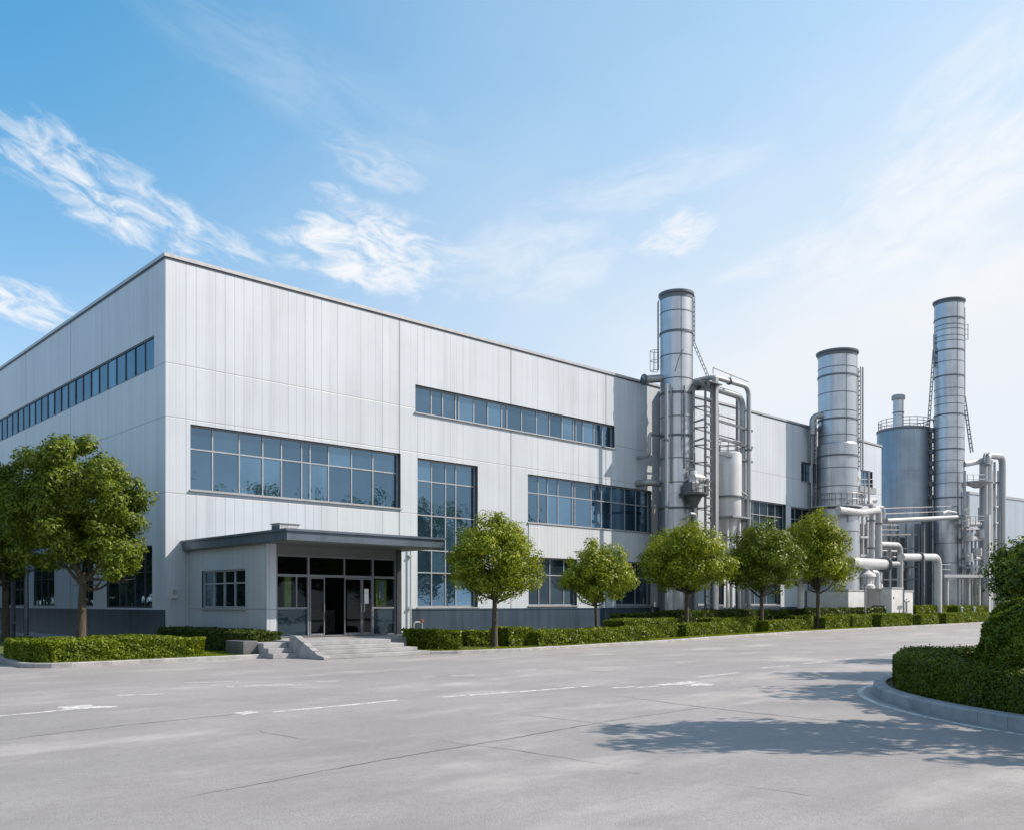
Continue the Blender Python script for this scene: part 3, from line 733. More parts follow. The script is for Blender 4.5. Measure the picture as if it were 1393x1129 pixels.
def rail_mb(pts, h=1.05, r=.03, closed=False, mid=2):
    m = MB(); P = [Vector(p) for p in pts]
    for p in P: m.tube([p, p+Vector((0,0,h))], r, 6)
    seg = list(zip(P, P[1:]+P[:1])) if closed else list(zip(P, P[1:]))
    for a, b in seg:
        for k in range(mid): z = Vector((0,0,h*(1-k/mid))); m.tube([a+z, b+z], r, 6)
    return m
def ring_pts(cx, cy, r, z, n, a0=0, a1=2*math.pi): return [(cx+r*math.cos(a0+(a1-a0)*k/n), cy+r*math.sin(a0+(a1-a0)*k/n), z) for k in range(n)]

def chimney(u, Y, rpx, vtop, bands, label, prof, mat='steel'):
    X, dep = PY(u,0,Y)[0], depY(u,Y); s = F/dep; r = rpx/s; dn = dep-r; zt = zat(vtop-1, dn)-.05
    c = thing('chimney_stack', label, 'chimney', (X, Y, 0), 'tall round steel chimneys')
    m = MB(); m.lathe(X, Y, [(r*k, (zat(v,dn) if v < 2000 else 0)) for (k,v) in prof]+[(r,zt-.02),(r*.88,zt-.02),(r*.88,zt-3)], 56); m.build('shell', M[mat], c)
    m = MB(); m.lathe(X, Y, [(r*1.004,zt-.42),(r*1.02,zt-.40),(r*1.02,zt-.14),(r*1.10,zt-.12),(r*1.11,zt+.05),(r*.92,zt+.05),(r*.87,zt-.1)], 56); m.build('rim', M['band'], c)
    kat = lambda v: np.interp(v, [p[1] for p in prof][::-1] if prof[0][1] > prof[-1][1] else [p[1] for p in prof], [p[0] for p in prof][::-1] if prof[0][1] > prof[-1][1] else [p[0] for p in prof])
    for v in bands:
        big = isinstance(v, tuple); vv = v[0] if big else v; z = zat(vv, dn); rr = r*max(1.0, float(kat(vv))); t, hh = (.06,.075) if big else (.02,.035)
        m = MB(); m.lathe(X, Y, [(rr-.01,z-hh),(rr+t,z-hh),(rr+t,z+hh),(rr-.01,z+hh)], 56); m.build('band', M['band'], c)
    m = MB()
    for k, a in enumerate((-2.2,-1.15)):
        a += math.atan2(Y, X)*0; m.beam((X+(r+.0)*math.cos(a),Y+(r+.0)*math.sin(a),0),(X+r*math.cos(a),Y+r*math.sin(a),zt-.3),.05)
    m.build('seam', M['band'], c)
    return c, X, r, dep
toR = Vector((RT[0], RT[1], 0)); toC = Vector((-FW[0], -FW[1], 0))

def pipe(label, runs, r, mat='pipe', flanges=(), name='pipe', bend=None, group=None, brackets=(), cat='pipe'):
    """runs: list of point lists (one pipe line, branches welded on)"""
    P = [Vector(p) for p in runs[0]]; root = thing(name, label, cat, tuple(P[-1] if P[-1].z < P[0].z else P[0]), group)
    m = MB()
    for run in runs: m.tube(fillet(run, bend or r*3, 8), r, 14)
    m.build('pipe_run', M[mat], root)
    for (p, d) in flanges:
        m = MB(); p = Vector(p); d = Vector(d).normalized()*.05; m.tube([p-d, p+d], r*1.45, 16); m.build('flange', M['band'], root)
    return root

# ---- chimney nearest the entrance, with its pipe frame
S1, X1, r1, d1 = chimney(920, 38.0, 21.8, 394.5, [421,(449,),481,513,(533,),565,(591,),622,655,(690,),720],
    'tallest nearby steel chimney rising between the main hall and the pipe frame', [(1.04,3000),(1.04,640),(1.0,600),(1.0,395)])
zz = lambda v, d=d1: zat(v, d)
Lp = Vector((X1, 38, 0)) + toR*(r1+.12)
ladder_mb(Lp+Vector((0,0,zz(470))), Lp+Vector((0,0,zz(405))), toC, .5).build('ladder', M['ladder'], S1)
m = ladder_mb(Lp+toR*1.0+Vector((0,0,zz(514))), Lp+Vector((0,0,zz(468))), toC, .5); m.build('ladder', M['ladder'], S1)
Ll = Vector((X1, 38, 0)) - toR*(r1+.15)
m = ladder_mb(Ll+Vector((0,0,zz(505))), Ll+Vector((0,0,zz(410))), toC, .4); m.build('ladder', M['ladder'], S1)
m = ladder_mb(Ll+Vector((0,0,zz(505))), Ll+Vector((0,0,zz(478))), toC, .4); cage_into(m, Ll+Vector((0,0,zz(505))), Ll+Vector((0,0,zz(478))), -toR, .35, .5); m.build('cage', M['ladder'], S1)
m = MB(); q = Vector((X1,38,0))+toC*r1; m.tube([q-toR*.3+Vector((0,0,zz(511))), q+toC*.05-toR*.05+Vector((0,0,zz(495))), q+toC*.04+toR*.25+Vector((0,0,zz(482)))], .03, 6)
m.tube([q+toC*.06-toR*.6+Vector((0,0,zz(660))), q+toC*.06-toR*.6+Vector((0,0,zz(530)))], .06, 8); m.tube([q+toC*.06+toR*.35+Vector((0,0,zz(640))), q+toC*.06+toR*.35+Vector((0,0,zz(530)))], .05, 8); m.build('conduit', M['ladder'], S1)

p = PY(882,518,39.2); pipe('short fat pipe stub crossing the roof edge into the first chimney', [[(p[0]-.45,39.3,p[2]),(X1-.5,38.3,zz(515))]], .27, 'pipe', [((p[0]-.42,39.27,p[2]),(1,-.35,0))])
# square duct and drain on the hall wall, left of the chimney
x = FX(899); m = MB(); m.box(x-.1,FY-.75,.1,x+.85,FY-.16,zat(529,depY(899,FY))); q = thing('wall_duct', 'tall square grey duct running up the hall wall left of the first chimney', 'duct', (x+.4,FY-.45,0)); m.build('casing', M['pipe'], q)
m = MB()
for z in (3,6,9,12,15): m.box(x-.14,FY-.79,z,x+.89,FY-.003,z+.12)
m.build('clamp', M['band'], q)
p = PY(906.5,523,37.2); pipe('slim full-height vertical pipe in front of the wall duct', [[(p[0],37.2,.1),(p[0],37.2,p[2])]], .13, 'pipe', [((p[0],37.2,z),(0,0,1)) for z in (4,8.5,13)])
for v in (588, 655):
    a = PY(888,v,38.6); pipe('bent steam pipe leaving the hall wall at %s, left of the first chimney' % ('mid height' if v == 588 else 'lower window height'), [[(a[0],39.98,a[2]),(a[0],38.9,a[2]),(a[0]+2.2,38.9,a[2])] if v == 655 else [(a[0],39.9,a[2]-1.6),(a[0],38.9,a[2]-1.6),(a[0],38.9,a[2]),(a[0]+2.0,38.9,a[2])]], .13 if v == 588 else .24, 'pipe')

# pipe frame right of the chimney
zA = 17.75; xa1, xa2 = PY(970,0,36.2)[0], PY(1018.5,0,36.2)[0]
pipe('upper long pipe looping from the first chimney over the pipe frame and straight down', [[(xa1,38.0,zA-.05),(xa1,36.2,zA),(xa2,36.2,zA),(xa2,36.2,.1)]], .17, 'pipe', [((xa2,36.2,z),(0,0,1)) for z in (5,9.5,13.2)]+[((xa1+2.0,36.2,zA),(1,0,0))], bend=.75)
zB = zat(528, depY(970,36.6)); xb2 = PY(1010,0,36.6)[0]; xb1 = PY(966,0,36.6)[0]
pipe('thicker lower pipe looping from the first chimney and down beside the upper one', [[(X1+.6,37.6,zB-.1),(xb1,36.6,zB),(xb2,36.6,zB-.1),(xb2,36.6,.1)]], .23, 'pipe', [((xb2,36.6,z),(0,0,1)) for z in (4.4,8,12.4)]+[((xb1-.9,36.95,zB),(1,-.4,0))], bend=.9)
fx = PY(961,0,36.0)[0]; fx2 = PY(970,0,36.0)[0]
tw = thing('pipe_gantry', 'narrow steel frame with a ladder carrying the two looping pipes', 'steel frame', ((fx+fx2)/2,36,0))
m = ladder_mb((fx+.15,35.95,.2),(fx+.15,35.95,zA-.6),(1,0,0),.7,.55,.09); m.build('ladder', M['darkst'], tw)
m = MB(); m.beam((fx2+.25,36.0,.1),(fx2+.25,36.0,zA-.1),.34); m.build('column', M['pipe'], tw)
m = MB(); m.beam((fx-.35,36.9,.1),(fx-.35,36.9,zA-.8),.24); m.build('column', M['pipe'], tw)
fx3 = PY(1003,0,37.2)[0]; m = MB(); m.beam((fx3,37.2,.1),(fx3,37.2,zA-.6),.16); m.build('column', M['darkst'], tw)
for v in (567,591,612):
    m = MB(); z = zat(v,62); m.beam((fx2+.5,36.1,z),(fx3+.6,36.3,z-.1),.1,.16); m.build('crossbeam', M['darkst'], tw)
for v in (571,597):
    m = MB(); z = zat(v,62); m.tube([(X1+r1,37.6,z),(fx-.5,36.9,z-.15),(fx,36.2,z+.1)],.07,8); m.build('tie_pipe', M['ladder'], tw)
for k, v in enumerate((552,580,604,628,655,690,720)):
    m = MB(); z = zat(v,62); m.beam((fx+.15,36.0,z),(fx-.35,36.9,z),.08); m.beam((fx-.35,36.9,z),(fx3,37.2,z-.05),.07); m.build('brace', M['darkst'], tw)
m = MB(); m.beam((fx3-2.2,37.4,.1),(fx3-2.2,37.4,zA-1.6),.1); m.build('column', M['darkst'], tw)
m = MB(); m.box(fx-.45,35.5,zat(522,62),fx2+.4,37.4,zat(522,62)+.07); m.build('deck', M['darkst'], tw)
m = MB(); m.tube([(fx2,36.0,zA+.55),(xa2-.3,36.0,zA+.3)],.035,6); m.tube([(fx2,36.0,zA+.1),(fx2,36.0,zA+.55)],.03,6); m.tube([(fx2+2.2,36.0,zA+.1),(fx2+2.2,36.0,zA+.45)],.03,6); m.build('handrail', M['ladder'], tw)
# slender white vessel inside the frame
vx, vy = PY(990,0,36.9)[0], 36.9; vr = 18.5/F*depY(990,36.9); zv = lambda v: zat(v, depY(990,36.9)-.7)
ve = thing('storage_vessel', 'slim white upright vessel with a railed top inside the pipe frame', 'vessel', (vx,vy,0))
m = MB(); m.lathe(vx,vy,[(0,zv(738)),(vr*.55,zv(738)),(vr*.55,zv(726)),(vr*.97,zv(700)),(vr*.97,zv(676)),(vr,zv(676)),(vr,zv(616)),(vr*.9,zv(614)),(0,zv(612))],40); m.build('shell', M['vessel'], ve)
m = MB(); m.lathe(vx,vy,[(vr,zv(676)),(vr+.12,zv(676)),(vr+.12,zv(674)),(vr,zv(674))],40); m.build('band', M['band'], ve)
rail_mb(ring_pts(vx,vy,vr*.97,zv(614.5),10),.75,.03,True).build('railing', M['ladder'], ve)
for a in (-2.6,-1.2,.3,1.7):
    m = MB(); m.beam((vx+vr*.85*math.cos(a),vy+vr*.85*math.sin(a),.05),(vx+vr*.85*math.cos(a),vy+vr*.85*math.sin(a),zv(690)),.16); m.build('leg', M['white'], ve)
m = MB(); m.box(vx-1.0,vy-1.1,zv(703)-.06,vx+1.4,vy+1.0,zv(703)+.06); m.build('platform', M['pipe'], ve)
m = MB(); m.tube(fillet([(vx+1.2,vy-.9,zv(703)),(vx+1.2,vy-.9,zv(672)),(vx+.4,vy-.9,zv(668))],.3),.06,8); m.build('side_pipe', M['pipe'], ve)
m = MB(); m.box(vx-.55,vy-1.0,zv(757),vx+.95,vy+.3,zv(741)); m.build('hopper', M['white'], ve)
# round service platform with motor
mx, my = PY(944,0,36.3)[0], 36.3; dm = depY(944,36.3); zm = lambda v: zat(v,dm)
mo = thing('service_platform', 'round railed platform with motor and valves hung between chimney and pipe frame', 'platform', (mx,my,zm(673)))
m = MB(); m.lathe(mx,my,[(.2,zm(690)),(.55,zm(676)),(1.0,zm(673.5)),(1.02,zm(671)),(0,zm(671))],28); m.build('deck', M['darkst'], mo)
m = MB(); m.box(mx-.75,my-.4,zm(671),mx+.05,my+.4,zm(657)); m.build('gearbox', M['darkst'], mo, bevel=.03)
m = MB(); m.tube([(mx-.2,my,zm(650)),(mx+.8,my-.1,zm(650))],.32,18); m.build('motor', M['white'], mo)
m = MB(); m.lathe(mx-.05,my,[(.0,zm(640)),(.2,zm(640)),(.25,zm(646)),(.1,zm(650)),(.35,zm(655)),(.35,zm(660)),(0,zm(660))],16); m.build('valve', M['white'], mo)
rail_mb(ring_pts(mx,my,.97,zm(671),12,-2.4,1.2),.95,.03,False).build('railing', M['ladder'], mo)
m = MB(); m.beam((mx,my,.1),(mx,my,zm(690)),.3); m.beam((mx+.6,my+.2,.1),(mx+.6,my+.2,zm(676)),.14); m.build('post', M['darkst'], mo)
m = ladder_mb((mx+.35,my+.4,zm(671)),(mx+.35,my+.4,zm(613)),(1,0,0),.6,.5,.05); m.build('ladder', M['ladder'], mo)
m = MB(); m.tube(fillet([(mx-.2,my-.3,.1),(mx-.2,my-.3,zm(700)),(mx-.9,my-.3,zm(700))],.3),.12,10); m.build('drain_pipe', M['pipe'], mo)

# ---- second chimney
S2, X2, r2, d2 = chimney(1139, 38.0, 25, 474.5, [497,(508,),532,557,(568,),590,(618,),635,660,(690,),722],
    'short wide steel chimney with a railed ring platform, in the middle of the plant', [(1.14,3000),(1.12,720),(1.06,690),(1.06,680),(1.05,602),(1.0,600),(1.0,475)])
z2_ = lambda v: zat(v, d2)
for sgn, (va, vb), w in ((-1,(690,566),.5),(1,(640,500),.5)):
    q = Vector((X2,38,0)) + toR*sgn*(r2*1.06+.22)
    ladder_mb(q+Vector((0,0,z2_(va))), q+Vector((0,0,z2_(vb))), toC, w, .4, .05).build('ladder', M['ladder'], S2)
    m = MB(); q2 = q+toR*sgn*.3; m.tube([q2+Vector((0,0,z2_(va))), q2+Vector((0,0,z2_(vb)))], .09, 8); m.build('riser_pipe', M['pipe'], S2)
m = MB(); m.lathe(X2,38,[(r2*1.05,z2_(691)),(r2*1.30,z2_(691)),(r2*1.30,z2_(689)),(r2*1.05,z2_(689))],48); m.build('platform', M['pipew'], S2)
rail_mb(ring_pts(X2,38,r2*1.28,z2_(689),18,math.pi*.75,math.pi*2.1),1.0,.035).build('railing', M['ladder'], S2)
m = MB(); m.tube([Vector((X2,38,0))+toC*(r2*1.10)+toR*.3+Vector((0,0,z2_(v))) for v in (712,686)], .1, 8); m.build('conduit', M['pipe'], S2)
q = PY(1112,566,37); pipe('elbow pipe bending from the roof edge into the second chimney', [[(X2-1.95,39.3,z2_(592)),(X2-1.95,39.3,z2_(567)),(X2-1.1,38.4,z2_(566))]], .26, 'pipe', bend=.7)
pl2 = thing('plinth_block', 'white painted base block at the foot of the second chimney', 'base block', (X2-.2,35.2,0))
m = MB(); m.box(X2-2.0,36.0,0,X2+1.2,39.8,zat(803,75)); m.build('block', M['white'], pl2, bevel=.04)
m = MB(); m.box(X2-2.05,35.95,zat(803,75)+.002,X2+1.25,39.85,zat(803,75)+.12); m.build('cap', M['concrete'], pl2)

# ---- white pipework right of the second chimney
Yp = 36.8; Pp = lambda u, v, Y=Yp: PY(u,v,Y)
def L(pts): return [PY(u,v,Y) for (u,v,Y) in pts]
def down(u, v, Y): p = PY(u,v,Y); return (p[0],p[1],.1)
pipe('white pipe wrapping the second chimney then dropping as a thick downcomer', [[PY(1140,693,36.2),PY(1172,697,36.1),PY(1195.5,693.5,37.6),down(1195.5,693,37.6)]], .30, 'pipew', [(PY(1195.5,v,37.6),(0,0,1)) for v in (712,760)], bend=.8)
pipe('white pipe leaving the chimney platform and dropping just left of the downcomer', [[PY(1160,683,37.2),PY(1186,684,37.4),down(1186,684,37.4)]], .26, 'pipew', [(PY(1186,v,37.4),(0,0,1)) for v in (708,745)], bend=.7)
pipe('thin white hooked pipe just behind the downcomer, beside the tank', [[PY(1190,690,38.6),PY(1202,689.5,38.6),PY(1202.5,709,38.6)]], .14, 'pipew', bend=.4)
pipe('fattest white horizontal pipe with capped end above the pump', [[PY(1156,765,35.8),PY(1204,767.5,36.8)]], .50, 'pipew', [(PY(1203,767.5,36.78),(1,.1,0))])
pipe('grey pipe stub continuing from the capped white pipe', [[PY(1203,767,37.0),PY(1221,767,37.5)]], .28, 'pipe')
pipe('white square-bent pipe stepping down behind the white cabinet', [[PY(1197,740,38.0),PY(1224.5,741,38.0),down(1224.5,741,38.0)]], .27, 'pipew', [(PY(1224.5,757,38.0),(0,0,1))], bend=.9)
pipe('thick pale pipe bending over and down in front of the tank foot', [[PY(1226,757.5,35.4),PY(1276,757.5,35.4),down(1276,757.5,35.4)]], .36, 'pipew', [(PY(1250,757.5,35.4),(1,0,0))], bend=1.0)
pipe('pair of thin lines running under the white square-bent pipe', [[PY(1197,757,38.6),PY(1224,757.5,38.6)],[PY(1197,749,38.8),PY(1224,749.5,38.8)],[PY(1211,742,38.6),down(1211,742,38.6)]], .1, 'pipew')
# frame behind the pipes, foot of second chimney
fb = thing('pipe_rack', 'pale open rack of thin uprights right of the second chimney', 'pipe rack', (PY(1178,0,39.0)[0],39.0,0))
for u in (1168,1173.5,1179.5):
    m = MB(); p = PY(u,698,39.0); m.beam((p[0],39.0,.1),p,.2); m.build('upright', M['pipew'], fb)
for v in (700,730,755,762):
    m = MB(); m.beam(PY(1164,v,38.9),PY(1192,v+.5,38.9),.14,.22); m.build('crossbeam', M['pipew'], fb)
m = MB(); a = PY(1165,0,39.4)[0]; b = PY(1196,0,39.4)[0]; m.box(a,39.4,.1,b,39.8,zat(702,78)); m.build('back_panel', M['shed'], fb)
# blower pipework on the wall above
bw = thing('wall_pipework', 'cluster of small bent pipes and a post under the last wall window', 'pipework', PY(1176,690,37))
m = MB(); m.tube(fillet([PY(1165,684,37),PY(1168,668,37),PY(1163,655,37)],.6),.14,8); m.tube([PY(1182,685,37),PY(1182,640,37)],.10,8); m.tube([PY(1176,685,37),PY(1176,655,37)],.07,8); m.tube([PY(1165,683,38.7),PY(1190,680,38.7)],.3,10); m.build('pipe_run', M['pipe'], bw)
m = MB(); m.box(*PY(1170,668,39.2),*PY(1187,664.5,39.6)); m.build('ledge', M['pipe'], bw)
m = MB(); m.tube([PY(1167,655,39.1),PY(1167,648,39.1)],.12,8); m.build('valve', M['curtain'], bw)
rail_mb([PY(u,664.5,39.2) for u in (1170,1176,1182,1187)],.9,.03).build('railing', M['ladder'], bw)
# pump
px, py = PY(1178,0,36.4)[0], 36.4; dpu = depY(1178,36.4); zp = lambda v: zat(v,dpu)
pu = thing('pump', 'white domed pump with side elbow on the roof of the white cabinet', 'pump', (px,py,zp(801)))
m = MB(); m.lathe(px,py,[(0,zp(773)),(.28,zp(773)),(.32,zp(776)),(.8,zp(781)),(.85,zp(784)),(.55,zp(786)),(.5,zp(794)),(.75,zp(796)),(.75,zp(800)),(.4,zp(802)),(0,zp(802))],28); m.build('body', M['white'], pu)
m = MB(); m.tube(fillet([(px+.3,py-.4,zp(778)),(px+1.0,py-.6,zp(778)),(px+1.0,py-.6,zp(800))],.4),.2,12); m.build('elbow', M['white'], pu)
m = MB(); m.tube(fillet([(px-.4,py+.3,zp(776)),(px-1.1,py+.3,zp(778)),(px-1.3,py+.3,zp(800))],.6),.24,12); m.build('elbow', M['white'], pu)
for a in (0.6,2.2,3.8,5.4):
    m = MB(); m.beam((px+.6*math.cos(a),py+.6*math.sin(a),zp(801)),(px+.6*math.cos(a),py+.6*math.sin(a),zp(784)),.1); m.build('leg', M['white'], pu)
m = MB(); m.tube([(px+1.5,py-.5,zp(801)),(px+1.5,py-.5,zp(794))],.3,12); m.tube([(px+2.2,py-.5,zp(801)),(px+1.6,py-.5,zp(793))],.1,8); m.build('motor', M['white'], pu)
# white cabinets
def cabinet(label, u0, u1, u2, Yf, v, nm='equipment_cabinet'):
    """-X face spans u0..u1, front face (Yf) spans u1..u2"""
    xl_, xr_ = PY(u1,0,Yf)[0], PY(u2,0,Yf)[0]; yb = PX(u0,0,xl_)[1]; z = zat(v, depY(u1,Yf))
    c = thing(nm, label, 'equipment cabinet', ((xl_+xr_)/2,(Yf+yb)/2,0))
    m = MB(); m.box(xl_,Yf,0,xr_,yb,z); m.build('casing', M['white'], c, bevel=.03)
    m = MB(); m.box(xl_-.06,Yf-.06,z+.002,xr_+.06,yb+.06,z+.12); m.build('lid', M['coping'], c)
    m = MB(); m.box(xl_-.02,Yf+(yb-Yf)*.2,z*.45,xl_-.003,Yf+(yb-Yf)*.55,z*.55); m.box(xl_+.3,Yf-.02,z*.72,xl_+.5,Yf-.003,z*.78); m.build('vent', M['darkst'], c)
    m = MB()
    for k in (.33,.66): m.box(xl_-.012,Yf+(yb-Yf)*k-.02,.1,xl_-.002,Yf+(yb-Yf)*k+.02,z-.05)
    m.build('door_seam', M['coping'], c)
    return c
cabinet('long white equipment cabinet under the pump, its wide side in shade', 1165, 1213, 1228, 34.8, 800)
cabinet('lower white cabinet at the right end of the long one', 1229, 1230.5, 1242, 35.1, 804)
hy = thing('hydrant', 'grey T-shaped standpipe in front of the lower white cabinet', 'standpipe', (PY(1233,0,34.4)[0],34.4,0))
x = PY(1233,0,34.4)[0]; m = MB(); m.tube([(x,34.4,.05),(x,34.4,zat(817,76))],.09,10); m.build('post', M['pipe'], hy)
m = MB(); m.tube([(x-.4,34.4,zat(817,76)),(x+.5,34.4,zat(817,76))],.1,10); m.build('head', M['pipe'], hy)

# ---- big tank
tx, ty = PY(1229.5,0,43.4)[0], 43.4; dt = depY(1229.5,43.4); tr = 34/F*dt; ztk = lambda v: zat(v,dt-tr*.85)
tk = thing('storage_tank', 'big round blue-grey tank with a railed roof and a small vent chimney on top', 'tank', (tx,ty,0))
m = MB(); m.lathe(tx,ty,[(tr,0),(tr,ztk(581)),(tr*.98,ztk(579.5)),(0,ztk(576))],72); m.build('shell', M['steelb'], tk)
m = MB(); m.lathe(tx,ty,[(tr,ztk(583)),(tr+.06,ztk(583)),(tr+.06,ztk(580)),(tr,ztk(580))],72); m.build('roof_ring', M['darkst'], tk)
rail_mb(ring_pts(tx,ty,tr*.95,ztk(580),20),1.05,.035,True,3).build('railing', M['ladder'], tk)
vx2, vy2 = PY(1222,0,43.0)[0], 43.0; rv = 6.7/F*dt
m = MB(); m.lathe(vx2,vy2,[(rv,ztk(580)),(rv,ztk(541)),(rv*.8,ztk(541)),(rv*.8,ztk(552))],28); vn = m.build('vent_stack', M['steel'], tk)
m = MB(); m.lathe(vx2,vy2,[(rv,ztk(543.5)),(rv*1.28,ztk(542.5)),(rv*1.28,ztk(538)),(rv*1.1,ztk(536.5)),(rv*.8,ztk(536.5)),(rv*.8,ztk(541))],28); m.build('vent_cap', M['pipe'], vn)
m = MB(); m.lathe(vx2,vy2,[(rv,ztk(561)),(rv*1.1,ztk(561)),(rv*1.1,ztk(559.8)),(rv,ztk(559.8))],28); m.build('band', M['band'], vn)
for v in (640,705):
    m = MB(); m.lathe(tx,ty,[(tr,ztk(v)),(tr+.02,ztk(v)),(tr+.02,ztk(v)+.06),(tr,ztk(v)+.06)],72); m.build('weld_band', M['steelb'], tk)
# dark equipment house below the bridge
eh = thing('equipment_house', 'dark two-level steel equipment house under the pipe bridge, in shade', 'equipment house', (PY(1212,0,41.6)[0],41.6,0))
a, b = PY(1199,0,41.6)[0], PY(1240,0,40.9)[0]
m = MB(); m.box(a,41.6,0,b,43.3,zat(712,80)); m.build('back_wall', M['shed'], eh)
for u in (1200,1211,1222,1233,1247,1256):
    p = PY(u,712,40.7); m = MB(); m.beam((p[0],40.7,0),p,.16 if u < 1240 else .34); m.build('column', M['darkst'] if u != 1256 else M['pipe'], eh)
for v in (727,746,771,788):
    m = MB(); m.beam(PY(1199,v,40.6),PY(1249,v-.5,40.6),.12,.16); m.build('beam', M['pipe'] if v in (727,) else M['darkst'], eh)
for u, v, w in ((1207,722,.45),(1211,718,.3),(1215,722,.35),(1205,738,.5),(1219,734,.4),(1228,776,.6),(1236,782,.5)):
    p = PY(u,v,41.1); m = MB(); m.tube([p,(p[0],p[1],p[2]+.9)],w*.5,12); m.build('canister', M['pipe'], eh)
rail_mb([PY(u,727,40.4) for u in (1199,1207,1215,1223)],1.0,.03).build('railing', M['pipe'], eh)
# pipe bridge in front of tank and third chimney
pb = thing('pipe_bridge', 'long horizontal railed pipe bridge crossing in front of the tank and third chimney', 'pipe bridge', PY(1255,706,38.4))
A, B = PY(1199,709,38.4), PY(1308,703.5,37.2)
m = MB(); m.beam(A,B,.9,.42); m.build('deck', M['pipe'], pb)
m = MB(); m.tube([Vector(A)+Vector((0,-.5,.05)),Vector(B)+Vector((0,-.5,.05))],.22,12); m.build('pipe_run', M['pipe'], pb)
rail_mb([Vector(A).lerp(Vector(B),k/12)+Vector((0,.35,.2)) for k in range(13)],1.05,.035,False,2).build('railing', M['ladder'], pb)
m = MB(); m.tube(fillet([PY(1300,697,37.1),PY(1288,695,37.1),PY(1282,698,37.1)],.4),.16,8); m.build('stub', M['pipew'], pb)
m = MB(); e = PY(1256,706,37.9); m.beam((e[0],e[1],0),e,.26); m.build('column', M['darkst'], pb)

# ---- third chimney
S3, X3, r3, d3 = chimney(1291, 38.8, 18.6, 405.5, [(431,),440,446,455,462,(474.5,),490,(509.5,),527,538,548,(562,),580,594,(609.5,),625,642,656,(676,),704,738,765],
    'tallest far steel chimney, many-banded, right of the round tank', [(1.02,3000),(1.0,760),(1.0,405)])
z3_ = lambda v: zat(v,d3)
q = Vector((X3,38.8,0))-toR*(r3+.12)
ladder_mb(q-toR*.62+Vector((0,0,z3_(578))), q+Vector((0,0,z3_(475))), toC, .5, .5, .06).build('ladder', M['ladder'], S3)
ladder_mb(q+Vector((0,0,z3_(500))), q+Vector((0,0,z3_(455))), toC, .3, .5, .05).build('ladder', M['ladder'], S3)
q = Vector((X3,38.8,0))+toR*(r3+.14)
ladder_mb(q+toR*.85+Vector((0,0,z3_(615))), q+Vector((0,0,z3_(540))), toC, .5, .5, .07).build('ladder', M['ladder'], S3)
m = ladder_mb(q+Vector((0,0,z3_(540))), q+Vector((0,0,z3_(420))), toC, .4, .5, .045); cage_into(m, q+Vector((0,0,z3_(462))), q+Vector((0,0,z3_(442))), toR, .3, .5); m.build('ladder', M['ladder'], S3)
# dark ladder tower between tank and third chimney
lt = thing('ladder_tower', 'slim dark ladder tower with valves squeezed between tank and third chimney', 'ladder tower', (PY(1268,0,40.6)[0],40.6,0))
for u, w in ((1265.5,.22),(1273,.16)):
    p = PY(u,585,40.6); m = MB(); m.beam((p[0],40.6,0),p,w); m.build('upright', M['darkst'], lt)
p = PY(1269,585,40.7); m = ladder_mb((p[0],40.7,.2),p,(1,0,0),.5,.6,.06); m.build('ladder', M['darkst'], lt)
for v in (583,597,612,628,640,656,674,690):
    m = MB(); a = PY(1264,v,40.5); m.tube([a,PY(1274,v,40.5)],.12,8); m.tube([PY(1267,v,40.4),PY(1267,v+5,40.4)],.3,10); m.build('valve', M['darkst'], lt)
m = MB(); m.tube(fillet([PY(1263,572,40.6),PY(1270,570,40.6),PY(1272,590,40.6)],.4),.1,8); m.build('hook_pipe', M['ladder'], lt)

# ---- right-hand pipe tower
Yt = 36.4; T = lambda u, v, Y=Yt: PY(u,v,Y)
t3 = thing('pipe_tower', 'right-hand tower of vertical ducts and small pipes beside the third chimney', 'pipe tower', (T(1340,0)[0],Yt,0))
for u, w, mt, vt in ((1338,.42,'pipe',628),(1345.5,.36,'pipew',626)):
    p = T(u,vt); m = MB(); m.tube([(p[0],Yt,.1),p],w,20); m.build('duct', M[mt], t3)
m = MB(); m.tube(fillet([T(1343,632,35.9),T(1344,619,35.9),T(1363.5,621,35.9),(T(1363.5,0,35.9)[0],35.9,.1)],1.0),.36,16); m.build('loop_pipe', M['pipe'], t3)
m = MB(); m.tube(fillet([T(1338,628,36.0),T(1339,616.5,36.0),T(1361,617,36.0),(T(1358,0,36.0)[0],36.0,.1)],.8),.12,8); m.build('loop_pipe', M['ladder'], t3)
m = MB(); m.tube([T(1311,631,37.4),T(1340,625.5)],.33,14); m.build('inlet_duct', M['pipew'], t3)
m = MB(); a = T(1330,657); m.lathe(a[0],a[1]+.1,[(.3,a[2]-.5),(.9,a[2]-.2),(1.6,a[2]),(1.6,a[2]+.12),(0,a[2]+.12)],24); m.beam(T(1311,658.5,37.2),T(1360,656),.5,.16); m.build('platform', M['pipe'], t3)
for u, w, vt in ((1353,.14,628),(1357.5,.10,640),(1312.5,.14,640),(1316,.2,668),(1322,.14,718),(1327,.12,725),(1333,.2,690),(1350,.2,640)):
    p = T(u,vt,36.9); m = MB(); m.tube([(p[0],36.9,.1),p],w,10); m.build('riser_pipe', M['pipe'] if u != 1350 else M['pipew'], t3)
for (ua,ub,v,w) in ((1313,1348,713,.26),(1313,1340,733,.3),(1315,1345,760,.2),(1314,1350,720,.1),(1348,1364,657,.12),(1348,1364,690,.1),(1314,1345,772,.15),(1348,1364,712,.12)):
    m = MB(); m.tube([T(ua,v,36.6),T(ub,v-1,36.6)],w,10); m.build('cross_pipe', M['pipe'], t3)
